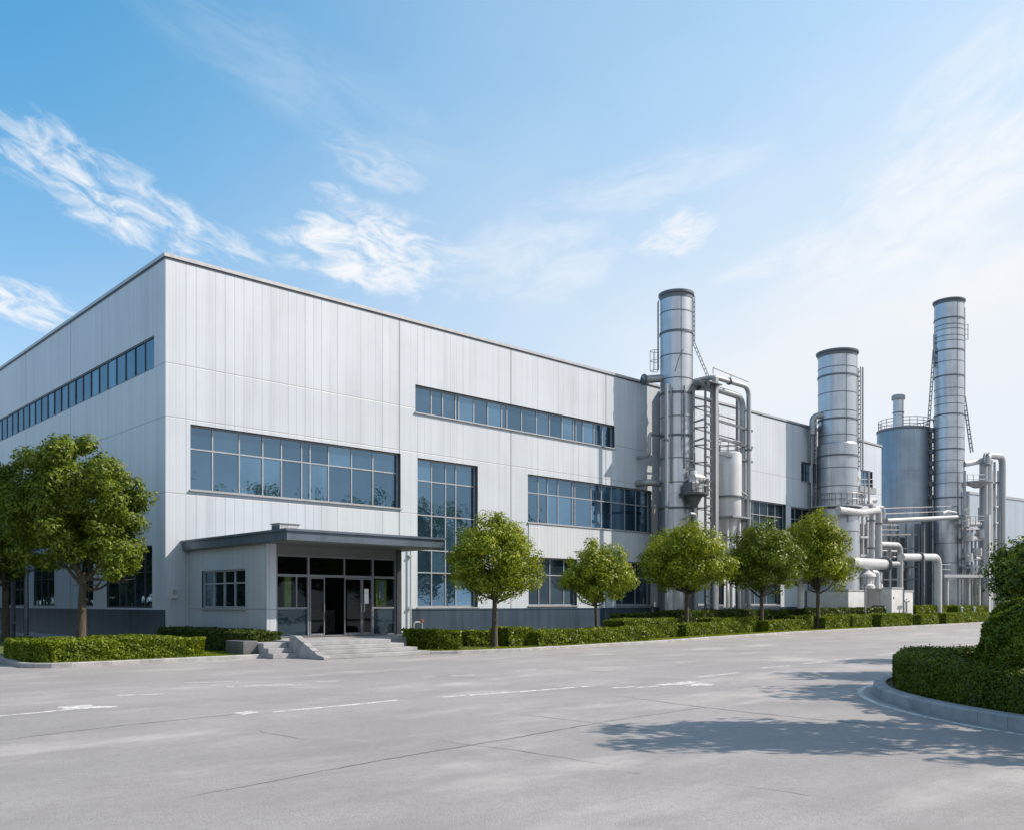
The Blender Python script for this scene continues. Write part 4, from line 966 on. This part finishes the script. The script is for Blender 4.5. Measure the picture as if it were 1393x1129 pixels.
for (u,v,w) in ((1319,724,.45),(1329,745,.5),(1318,752,.4),(1334,720,.5),(1324,768,.5),(1336,770,.4),(1315,690,.4),(1314,705,.3)):
    p = T(u,v,36.3); m = MB(); m.tube([p,(p[0],p[1],p[2]-.9)],w,12); m.tube([(p[0]-.6,p[1],p[2]-.3),(p[0]+.6,p[1],p[2]-.3)],w*.4,8); m.build('valve', M['pipew'], t3)
rail_mb([T(u,713,36.0) for u in (1313,1320,1327,1334,1341)],.9,.035).build('railing', M['ladder'], t3)
rail_mb([T(u,657,35.6) for u in (1316,1324,1332,1340)],.9,.035).build('railing', M['ladder'], t3)
m = MB(); p = T(1343.5,700,35.2); m.beam((p[0],35.2,0),p,.5); m.build('column', M['pipew'], t3)
lb2 = thing('pipe_bridge', 'low pale pipe bridge on thin posts at the foot of the third chimney', 'pipe bridge', T(1315,783,35.8))
m = MB(); m.beam(T(1280,783,36.0),T(1350,783.5,35.6),.7,.3); m.build('deck', M['pipe'], lb2)
for u in (1288.5,1318,1332):
    p = T(u,785,36.0); m = MB(); m.beam((p[0],36.0,0),p,.22); m.build('post', M['pipew'], lb2)
rail_mb([T(u,781,36.3) for u in (1281,1285,1289,1293)],1.0,.035).build('railing', M['ladder'], lb2)

# ---- second hall far right
q = xy(1319, 128); zf2 = zat(671.5,128)
fb2 = thing('far_hall', 'distant plain blue-grey industrial hall on the right edge, behind the pipe tower', 'building', (q[0],q[1],0))
ang = AX - R(55.1) ; ux = Vector((math.cos(ang),math.sin(ang),0)); uy = Vector((-ux.y,ux.x,0)); o = Vector((q[0],q[1],0))
def obox(mb, a0,a1,b0,b1,z0,z1):
    c = [o+ux*a+uy*b+Vector((0,0,z)) for z in (z0,z1) for (a,b) in ((a0,b0),(a1,b0),(a1,b1),(a0,b1))]
    mb.add(c, [(0,3,2,1),(4,5,6,7),(0,1,5,4),(1,2,6,5),(2,3,7,6),(3,0,4,7)])
m = MB(); obox(m,0,70,0,40,0,zf2); m.build('wall', M['farwall'], fb2)
m = MB(); obox(m,-.1,70.1,-.1,40.1,zf2+.003,zf2+.35); m.build('roof_coping', M['coping'], fb2)
for k in range(6):
    m = MB(); obox(m,3+k*11,11+k*11,-.08,-.003,4.2,8.2); m.build('window', M['glassd'], fb2)
m = MB(); obox(m,-.07,70,-.07,-.002,0,1.3); m.build('plinth', M['plinth'], fb2)

# ================================================================= POSTS
def post(name, label, cat, u, off, vtop, w, mat, head=None):
    x, y = kerb_at(u, off); d = x*FW[0]+y*FW[1]; z = zat(vtop, d); c = thing(name, label, cat, (x,y,.1))
    m = MB(); m.tube([(x,y,.1),(x,y,z)], w, 14); m.build('shaft', M[mat], c)
    m = MB(); m.box(x-w*1.9,y-w*1.9,.09,x+w*1.9,y+w*1.9,.17); m.build('base_plate', M['concrete'], c)
    m = MB(); m.lathe(x,y,[(w,z-.03),(w*1.25,z-.02),(w*1.25,z+.08),(0,z+.12)],14); m.build('cap', M['band'], c)
    return c, x, y
post('marker_post', 'slender white post standing behind the hedge between the third and fourth trees', 'post', 973, 4.5, 780, .10, 'white')
pc, x, y = post('marker_post', 'stout pale square-based post just left of the fifth tree trunk', 'post', 1089, 3.6, 780, .24, 'pipew')
m = MB(); m.box(x+.2,y-.5,.1,x+.75,y-.1,.95); tag(m.build('control_box', M['white']), 'small white control box beside the stout pale post', 'control box')
pc, x, y = post('marker_post', 'thin grey post in front of the long white cabinet', 'post', 1177, 2.6, 796, .07, 'pipe')
for u, lab in ((1308,'left'),(1325,'right')):
    x, y = kerb_at(u, 1.75); m = MB(); m.tube([(x,y,.1),(x,y,1.55)],.12,10); m.lathe(x,y,[(.12,1.5),(.17,1.5),(.17,1.62),(0,1.66)],10)
    tag(m.build('bollard', M['white']), 'short white bollard in the far hedge, %s of the pair below the pipe tower' % lab, 'bollard')
x, y = 24.3, 31.2
# frame stand by the shaded wall, far left
gs = thing('gate', 'dark tubular gate frame standing by the shaded side wall behind the trees', 'gate', (13.4,50.0,.1))
m = MB(); m.tube(fillet([(13.2,51.5,.1),(13.2,51.5,4.3),(13.2,49.2,4.3),(13.2,49.2,.1)],.5),.11,10); m.build('frame', M['darkst'], gs)
m = MB(); m.beam((13.2,51.4,2.7),(13.2,49.3,2.7),.12); m.beam((13.2,51.4,1.0),(13.2,49.3,1.0),.12); m.build('crossbar', M['darkst'], gs)
m = MB(); m.box(13.12,49.4,.5,13.28,50.6,1.7); m.build('panel', M['plinth'], gs)

# ================================================================= HEDGES
def khedge(label, u0, u1, off, width, height, seed, **kw):
    a, b = kerb_at(u0, off), kerb_at(u1, off)
    return hedge(label, [a, b], (0,1), width, height, .10, seed, **kw)
KH = 'clipped hedges along the kerb'
hedge('short square-cut hedge against the right side of the entrance steps', [(22.6,28.3), kerb_at(628,.45)], (0,1), 2.6, .74, .1, 1, group=KH)
khedge('low hedge directly behind the nearest young tree', 636, 688, 3.0, 1.0, .62, 2, group=KH)
khedge('dark-ended hedge block just right of the nearest tree trunk', 692, 726, 1.2, 1.3, .80, 3, group=KH)
khedge('longest low hedge on the kerb, in front of the smallest tree', 733, 884, .6, 1.4, .62, 4, group=KH)
khedge('taller dark-sided hedge block between the second and third trees', 850, 922, 2.3, 1.5, .98, 5, group=KH)
khedge('hedge on the kerb in front of the third tree trunk', 934, 1008, 1.7, 1.3, .66, 6, group=KH, dens=330, lsize=.085)
khedge('hedge set back between the third and fourth tree trunks', 968, 1034, 2.6, 1.2, .90, 7, group=KH, dens=300, lsize=.09)
khedge('hedge on the kerb right of the fourth tree trunk', 1045, 1096, 1.6, 1.0, .68, 8, group=KH, dens=300, lsize=.09)
khedge('hedge set back behind the fifth tree trunk', 1082, 1146, 2.4, .9, .95, 9, group=KH, dens=260, lsize=.10)
khedge('hedge on the kerb just right of the fifth tree trunk', 1123, 1157, 1.5, .8, .80, 10, group=KH, dens=260, lsize=.10)
khedge('hedge block below the long white cabinet', 1160, 1186, 1.3, 1.3, .92, 11, group=KH, dens=240, lsize=.105)
khedge('square hedge block below the lower white cabinet', 1199, 1241, .8, 1.2, .98, 12, group=KH, dens=220, lsize=.11)
khedge('lighter hedge right of the square block, on the kerb', 1253, 1277, 1.1, .8, .80, 13, group=KH, dens=220, lsize=.11)
khedge('last kerb hedge, partly behind the round bush', 1287, 1352, .6, 1.1, .90, 14, group=KH, dens=200, lsize=.12)
KB = 'dark hedges in the back row'
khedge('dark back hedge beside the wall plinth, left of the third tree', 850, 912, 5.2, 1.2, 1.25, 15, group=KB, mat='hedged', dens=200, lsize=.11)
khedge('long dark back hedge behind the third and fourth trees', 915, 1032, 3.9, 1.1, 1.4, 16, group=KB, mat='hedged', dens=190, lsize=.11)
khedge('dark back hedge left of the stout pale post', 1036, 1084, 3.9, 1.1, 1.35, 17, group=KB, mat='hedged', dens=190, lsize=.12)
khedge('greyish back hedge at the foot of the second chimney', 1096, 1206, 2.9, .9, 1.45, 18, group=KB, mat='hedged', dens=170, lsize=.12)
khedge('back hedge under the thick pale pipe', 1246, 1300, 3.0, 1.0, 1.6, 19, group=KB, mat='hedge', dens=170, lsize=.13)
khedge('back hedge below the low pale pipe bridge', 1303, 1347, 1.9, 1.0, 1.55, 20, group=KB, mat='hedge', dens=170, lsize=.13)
# left lawn
hedge('wide feathery hedge around the left tree, beside the curved kerb', [(8.5,34.2),(8.42,31.3),(8.95,30.55),(13.6,30.75)], (.62,.78), 1.75, .62, .1, 21, lsize=.07, dens=620, group=None)
hedge('second low hedge behind the left tree, beside the entrance lawn', [(9.6,32.6),(13.7,32.5)], (0,1), 1.4, .66, .1, 22, lsize=.075, dens=420, group=None)
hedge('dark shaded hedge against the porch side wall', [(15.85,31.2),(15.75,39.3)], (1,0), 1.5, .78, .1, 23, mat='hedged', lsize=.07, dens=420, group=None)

# ================================================================= TREES
TG = 'young round-crowned trees along the kerb'
def ktree(label, u, off, crown, lobes, n, ls, seed, **kw):
    x, y = kerb_at(u, off); d = x*FW[0]+y*FW[1]; s = F/d
    (u0, u1, vt, vb) = crown
    return tree(label, x, y, .1, zat(vt,d)-.1, (u1-u0)/2/s, zat(vb,d)-.1, lobes, n, ls, seed, **kw)
BALL = [(0,.0,.62),(-.5,-.1,.48),(.5,-.08,.48),(0,.52,.46),(-.38,.38,.40),(.40,.34,.40),(-.25,-.5,.42),(.3,-.5,.42),(-.72,-.42,.26),(.74,-.4,.26)]
ktree('nearest young round tree by the entrance steps', 673, 1.25, (618,739,698,818), [(0,-.05,.60),(-.5,-.05,.50),(.52,-.15,.46),(-.05,.55,.42),(.12,.70,.28),(-.4,.42,.38),(.42,.32,.40),(-.25,-.5,.42),(.38,-.52,.40),(-.74,-.45,.26),(.8,-.42,.22),(-.8,.1,.2)], 24000, .066, 31, trunk_r=.13, group=TG)
ktree('smallest young tree, second from the entrance steps', 812, 2.3, (764,860,733,822), [(0,-.02,.60),(-.5,-.18,.46),(.5,-.15,.48),(0,.55,.42),(-.4,.32,.38),(.42,.36,.38),(-.2,-.5,.4),(.3,-.52,.4),(-.76,-.35,.24),(.8,-.3,.22)], 20000, .068, 32, trunk_r=.10, group=TG)
ktree('wide young tree in front of the first chimney foot', 934, 3.2, (876,995,711,808), BALL+[(-.85,-.1,.2),(.88,-.25,.2)], 24000, .086, 33, trunk_r=.14, group=TG)
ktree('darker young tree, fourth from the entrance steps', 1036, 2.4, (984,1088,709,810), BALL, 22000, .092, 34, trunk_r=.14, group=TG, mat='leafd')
ktree('tallest tree of the kerb row, before the second chimney', 1113, 2.2, (1072,1168,692,806), [(0,-.1,.60),(-.45,-.05,.46),(.5,-.2,.46),(-.08,.55,.40),(-.1,.78,.22),(-.42,.3,.38),(.38,.28,.38),(-.2,-.52,.4),(.45,-.55,.38),(.72,-.45,.26),(.1,-.2,.4)], 22000, .10, 35, trunk_r=.16, group=TG)
x, y = xy(110, 33.0)
tree('big spreading tree in the left bed, against the shaded side wall', x, y, .1, zat(588,33)-.1, 84/F*33, zat(792,33)-.1,
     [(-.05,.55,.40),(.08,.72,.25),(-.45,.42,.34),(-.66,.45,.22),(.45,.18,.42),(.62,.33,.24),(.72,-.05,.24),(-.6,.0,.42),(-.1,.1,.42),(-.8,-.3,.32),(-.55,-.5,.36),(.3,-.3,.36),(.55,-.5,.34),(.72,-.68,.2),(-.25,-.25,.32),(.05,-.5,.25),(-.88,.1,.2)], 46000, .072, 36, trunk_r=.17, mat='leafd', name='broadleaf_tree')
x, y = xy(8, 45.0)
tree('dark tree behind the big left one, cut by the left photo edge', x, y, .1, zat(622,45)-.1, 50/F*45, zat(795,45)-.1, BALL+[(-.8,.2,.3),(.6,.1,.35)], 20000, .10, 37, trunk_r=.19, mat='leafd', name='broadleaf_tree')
# trees beyond the plant
for k, (u, d, vt, lab) in enumerate(((1298,135,783,'small distant tree under the low pipe bridge, behind the chimney foot'),(1318,140,780,'distant tree seen under the low pipe bridge, between its posts'),(1338,128,778,'distant tree beyond the pipe tower foot, beside the bridge end'))):
    x, y = xy(u, d); tree(lab, x, y, 0, zat(vt,d), 2.6, .4, BALL, 900, .5, 60+k, trunk_r=.15, group='distant trees behind the plant')

# ================================================================= TRAFFIC ISLAND
IC, IA, IB = (11.55, 16.9), 4.05, 6.4
def isl(a, k=0.0): return xl(IC[0]+(IA+k)*math.cos(a), IC[1]+(IB+k)*math.sin(a))
N = 60
ring = [isl(2*math.pi*k/N) for k in range(N+1)]
kb = MB()
for i in range(N):
    a0, a1 = 2*math.pi*(i+.006)/N, 2*math.pi*(i+1-.006)/N
    if i % 2 == 0: a0 -= .0
    vs = []
    for a in (a0, a1):
        for (k, z) in ((0,-.05),(0,.20),(-.03,.235),(-.26,.235),(-.26,-.05)): x, y = isl(a,k); vs.append((x,y,z))
    kb.add(vs, [(0,1,6,5),(1,2,7,6),(2,3,8,7),(3,4,9,8),(0,4,3,2,1),(5,6,7,8,9)])
struct(kb, 'kerb', M['kerb'])
flat([isl(2*math.pi*k/N,-.2) for k in range(N)], .18, 'soil_bed', M['soil'])
pm = MB()
for i in range(N):
    a0, a1 = 2*math.pi*i/N, 2*math.pi*(i+1)/N
    pm.add([(*isl(a0,.22),.004),(*isl(a1,.22),.004),(*isl(a1,.34),.004),(*isl(a0,.34),.004)], [(0,1,2,3)])
struct(pm, 'road_marking', M['paint'])
# clipped ring hedge
def ring_hedge(label, k0, k1, h, z0, seed, n, ls):
    rng = np.random.default_rng(seed); a = rng.uniform(0, 2*math.pi, n); w = rng.uniform(0,1,n)
    bump = np.sin(a*9+1)*.03+np.sin(a*23)*.03
    C = []; Nn = []
    nrm = np.stack([RT[0]*np.cos(a)+FW[0]*np.sin(a), RT[1]*np.cos(a)+FW[1]*np.sin(a), np.zeros(n)],1)
    def pos(a, k): 
        lat = IC[0]+(IA+k)*np.cos(a); dep = IC[1]+(IB+k)*np.sin(a)
        return np.stack([FW[0]*dep+RT[0]*lat, FW[1]*dep+RT[1]*lat, np.zeros(len(a))],1)
    sel = rng.uniform(0,1,n)
    for face, lo, hi in (('out',0,.5),('top',.5,.85),('in',.85,1)):
        q = (sel >= lo) & (sel < hi); m_ = q.sum(); aa, ww, bb = a[q], w[q], bump[q]
        if face == 'top':
            p = pos(aa, k0+(k1-k0)*ww); p[:,2] = h+bb+rng.normal(0,.025,m_)+.09*rng.uniform(0,1,m_)**6-.09*np.clip(np.abs(ww-.5)*2-.6,0,1); nn = np.tile([0,0,1.],(m_,1))
        else:
            kk = (k0 if face == 'out' else k1) + (1 if face == 'out' else -1)*(bb-np.abs(rng.normal(0,.05,m_))); kk = kk - (1 if face == 'out' else -1)*np.clip(ww-.85,0,1)*.6
            p = pos(aa, kk); p[:,2] = ww*h+.0; nn = nrm[q]*(1 if face == 'out' else -1)
        C.append(p); Nn.append(nn)
    V = leaf_quads(np.concatenate(C), np.concatenate(Nn), ls, rng, .7, 1.7)
    cx, cy = xl(*IC); V -= np.array([cx,cy,0]); core = MB()
    for i in range(N):
        a0, a1 = 2*math.pi*i/N, 2*math.pi*(i+1)/N; c = []
        for a_ in (a0,a1):
            for (k,z) in ((k0-.10,0),(k0-.10,h-.1),(k1+.10,h-.1),(k1+.10,0)): x,y = isl(a_,k); c.append((x-cx,y-cy,z))
        core.add(c, [(0,1,5,4),(1,2,6,5),(2,3,7,6)])
    return tag(link('hedge', mesh_arrays('hedge', V, 4, [M['hedgeshade'],M['core']], core), (cx,cy,z0)), label, 'hedge')
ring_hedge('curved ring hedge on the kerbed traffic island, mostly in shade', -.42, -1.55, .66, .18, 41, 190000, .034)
def bush(label, x, y, z0, r, h, n, ls, seed, mat):
    rng = np.random.default_rng(seed); d = rng.normal(0,1,(n,3)); d /= np.linalg.norm(d,axis=1,keepdims=True)
    ph = np.arctan2(d[:,1],d[:,0]); rad = 1+.05*np.sin(ph*5+d[:,2]*6)+.04*np.sin(ph*11-d[:,2]*9)-np.abs(rng.normal(0,.08,n))
    C = d*rad[:,None]*np.array([r,r,h/2]); C[:,2] += h/2
    V = leaf_quads(C, d, ls, rng, .75, 1.7); core = MB(); core.lathe(0,0,[(r*.82*math.cos(t),h/2+h/2*.82*math.sin(t)) for t in [math.pi*(-.5+k/10) for k in range(11)]],20)
    return tag(link('bush', mesh_arrays('bush', V, 4, [M[mat],M['core']], core), (x,y,z0)), label, 'bush')
x, y = xl(9.55, 16.2); bush('round dark clipped bush inside the island hedge', x, y, .18, 1.05, 1.95, 60000, .038, 42, 'leafd')
x, y = xl(11.2, 18.2)
tree('small dark tree behind the round island bush, cut by the right photo edge', x, y, .18, zat(714,18.2)-.18, 1.28, 1.55, BALL+[(-.7,.25,.3),(-.75,-.1,.3)], 24000, .048, 43, trunk_r=.07, mat='leafd', name='broadleaf_tree')
# trees just outside the frame on the right; they throw the shadows on the pavement
OS = 'trees out of frame that shade the pavement'
for k, (lat, dep, hgt, cr, cz) in enumerate(((10.5,14.3,8.2,1.75,3.2),(15.9,21.0,9.2,1.9,3.4),(17.9,25.3,9.5,1.75,3.4),(20.8,31.5,8.7,1.7,3.2),(13.4,12.9,6.8,1.9,2.0),(14.0,16.6,6.4,1.7,2.4))):
    x, y = xl(lat, dep); tree('leafy tree out of frame right whose shadow falls on the pavement', x, y, 0, hgt, cr, cz, BALL, 3000, .15, 70+k, trunk_r=.12, group=OS)
# tall trees across the road, mirrored in the upper windows
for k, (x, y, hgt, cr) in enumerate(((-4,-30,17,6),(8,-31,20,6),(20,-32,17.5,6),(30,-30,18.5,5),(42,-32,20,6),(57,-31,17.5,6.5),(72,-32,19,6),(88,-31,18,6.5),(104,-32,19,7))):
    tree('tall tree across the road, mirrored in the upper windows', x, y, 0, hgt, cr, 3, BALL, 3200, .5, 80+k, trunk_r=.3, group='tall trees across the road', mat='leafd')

for k, (x, y, hgt, cr) in enumerate(((-1.5,36,9,3.8),(3,47,11,4.2),(5.5,58,11.5,4.2),(7.5,69,12,4.5),(10,82,12,4.6),(12.5,96,12.5,4.8))):  # unseen tree row, added to block sky and ground light from the side wall
    tree('unseen tree added left of the frame to darken the side wall', x, y, 0, hgt, cr, .5, BALL, 6500, .40, 95+k, trunk_r=.3, group='unseen trees added to darken the side wall', mat='leafd')

# ================================================================= SKY, SUN, CAMERA
SUN = Vector((-.78, .62, -.90)).normalized()
w = bpy.data.worlds.new('World'); scn.world = w; w.use_nodes = True; b = NB(w.node_tree); bg = w.node_tree.nodes['Background']
sk = b.n('ShaderNodeTexSky'); sk.sky_type = 'NISHITA'; sk.sun_disc = False
sk.sun_elevation = math.asin(-SUN.z); sk.sun_rotation = math.atan2(-SUN.x, -SUN.y); sk.air_density = 1.0; sk.dust_density = .6; sk.ozone_density = 1.5; sk.altitude = 0
tc = b.n('ShaderNodeTexCoord').outputs['Generated']
sp = b.n('ShaderNodeSeparateXYZ'); b.L.new(tc, sp.inputs[0])
el = b.m('ARCSINE', sp.outputs[2]); az = b.m('ARCTAN2', sp.outputs[1], sp.outputs[0])
hi = b.ramp(el, R(2), R(34))
c = b.mix(hi, (.78,.95,1.06), (.53,1.26,1.34)); c = b.mix(1.0, sk.outputs[0], c, 'MULTIPLY')
GAIN, ST = 1.74, .1
def lin(r, g, bb): return tuple(((q/255+.055)/1.055)**2.4/GAIN/ST for q in (r,g,bb))
# high thin veil, whiter towards the right-hand (sunward) sky and the horizon
veil = b.ramp(az, R(80), R(16)); low = b.ramp(el, R(33), R(2))
vz = b.ramp(b.noise(b.scale(tc,(1.2,1.2,2.6)), 1.6, 5, .55), .3, .75)
f = b.m('MULTIPLY', b.m('ADD', b.m('MULTIPLY', veil, .95), b.m('MULTIPLY', low, .30)), b.m('ADD', b.m('MULTIPLY', low, .85), .66)); f = b.m('MULTIPLY', f, b.m('ADD', b.m('MULTIPLY', vz, .35), .75), clamp=True)
c = b.mix(f, c, lin(238,243,249))
f2 = b.m('MULTIPLY', b.ramp(el, R(16), R(3)), .35); c = b.mix(f2, c, lin(222,236,249))
def cloud(u, v, a, bb, rot, dens, fa, fb, seed, thr=(.42,.68)):
    global c
    t = (u-CX)/F; d = ray(u); hyp = math.hypot(*d); a0 = math.atan2(d[1], d[0]); e0 = math.atan2((HY-v)/F, hyp)
    ka = F/(math.cos(math.atan(t))**2); ke = F/(math.cos(e0)**2)/hyp*hyp**2/ (hyp) 
    dx = b.m('MULTIPLY', b.m('SUBTRACT', a0, az), F*(1+t*t)); dy = b.m('MULTIPLY', b.m('SUBTRACT', e0, el), F*hyp/(math.cos(e0)**2))
    cr, sr = math.cos(R(rot)), math.sin(R(rot))
    lx = b.m('ADD', b.m('MULTIPLY', dx, cr), b.m('MULTIPLY', dy, sr)); ly = b.m('SUBTRACT', b.m('MULTIPLY', dy, cr), b.m('MULTIPLY', dx, sr))
    r2 = b.m('ADD', b.m('POWER', b.m('ABSOLUTE', b.m('DIVIDE', lx, a)), 2.0), b.m('POWER', b.m('ABSOLUTE', b.m('DIVIDE', ly, bb)), 2.0))
    mask = b.ramp(r2, 1.15, 0.0)
    cv = b.n('ShaderNodeCombineXYZ'); b.L.new(b.m('MULTIPLY', lx, fa), cv.inputs[0]); b.L.new(b.m('MULTIPLY', ly, fb), cv.inputs[1]); cv.inputs[2].default_value = seed
    n = b.n('ShaderNodeTexNoise'); b.L.new(cv.outputs[0], n.inputs['Vector']); n.inputs['Scale'].default_value = 1; n.inputs['Detail'].default_value = 7; n.inputs['Roughness'].default_value = .62; n.inputs['Distortion'].default_value = .6
    k = b.ramp(b.m('ADD', n.outputs['Fac'], b.m('MULTIPLY', b.m('SUBTRACT', mask, .6), .35)), *thr)
    k = b.m('MULTIPLY', b.m('MULTIPLY', k, mask), dens, clamp=True)
    c = b.mix(k, c, lin(246,249,253))
cloud(150, 268, 270, 78, 23, 1.0, .016, .036, 1.3, (.46,.86))
cloud(290, 322, 120, 34, 22, .7, .020, .05, 2.6, (.44,.86))
cloud(505, 345, 175, 84, 9, 1.1, .018, .038, 4.1, (.42,.80))
cloud(25, 412, 120, 44, 12, 1.0, .016, .05, 7.7, (.42,.82))
cloud(515, 228, 110, 44, 18, .50, .018, .045, 9.2, (.42,.86))
cloud(460, 264, 55, 22, 18, .5, .024, .06, 10.2, (.42,.86))
cloud(916, 322, 78, 48, -18, .85, .022, .045, 12.5, (.40,.84))
cloud(720, 355, 190, 90, -8, .5, .012, .025, 15.1, (.40,.86))
cloud(1270, 280, 300, 120, -26, .95, .010, .020, 18.9, (.32,.84))
cloud(1330, 390, 220, 70, -8, .8, .008, .02, 19.9, (.30,.86))
cloud(1350, 80, 240, 80, -28, .55, .009, .022, 21.4, (.36,.86))
cloud(1050, 358, 120, 30, -14, .6, .014, .04, 28.0, (.38,.84))
cloud(880, 250, 230, 50, -10, .4, .010, .03, 31.0, (.38,.86))
cloud(420, 120, 330, 90, 24, .22, .006, .02, 35.0, (.36,.9))
b.L.new(c, bg.inputs[0]); bg.inputs[1].default_value = ST

sl = bpy.data.lights.new('sun', 'SUN'); sl.energy = 3.9; sl.angle = R(.5); sl.color = (1.0,.83,.69)
so_ = bpy.data.objects.new('sun', sl); COL.objects.link(so_); so_.rotation_euler = SUN.to_track_quat('-Z','Y').to_euler(); so_.location = (30,-20,60)
cm = bpy.data.cameras.new('camera'); co = bpy.data.objects.new('camera', cm); COL.objects.link(co); scn.camera = co
co.location = (0,0,EYE); co.rotation_euler = (math.pi/2, 0, AX-math.pi/2)
cm.sensor_width = 36; cm.lens = 36*F/1393; cm.shift_y = (HY-564.5)/1393; cm.clip_end = 5000; cm.clip_start = .1
scn.view_settings.view_transform = 'Standard'; scn.view_settings.look = 'None'; scn.view_settings.exposure = math.log2(GAIN); scn.view_settings.gamma = 1
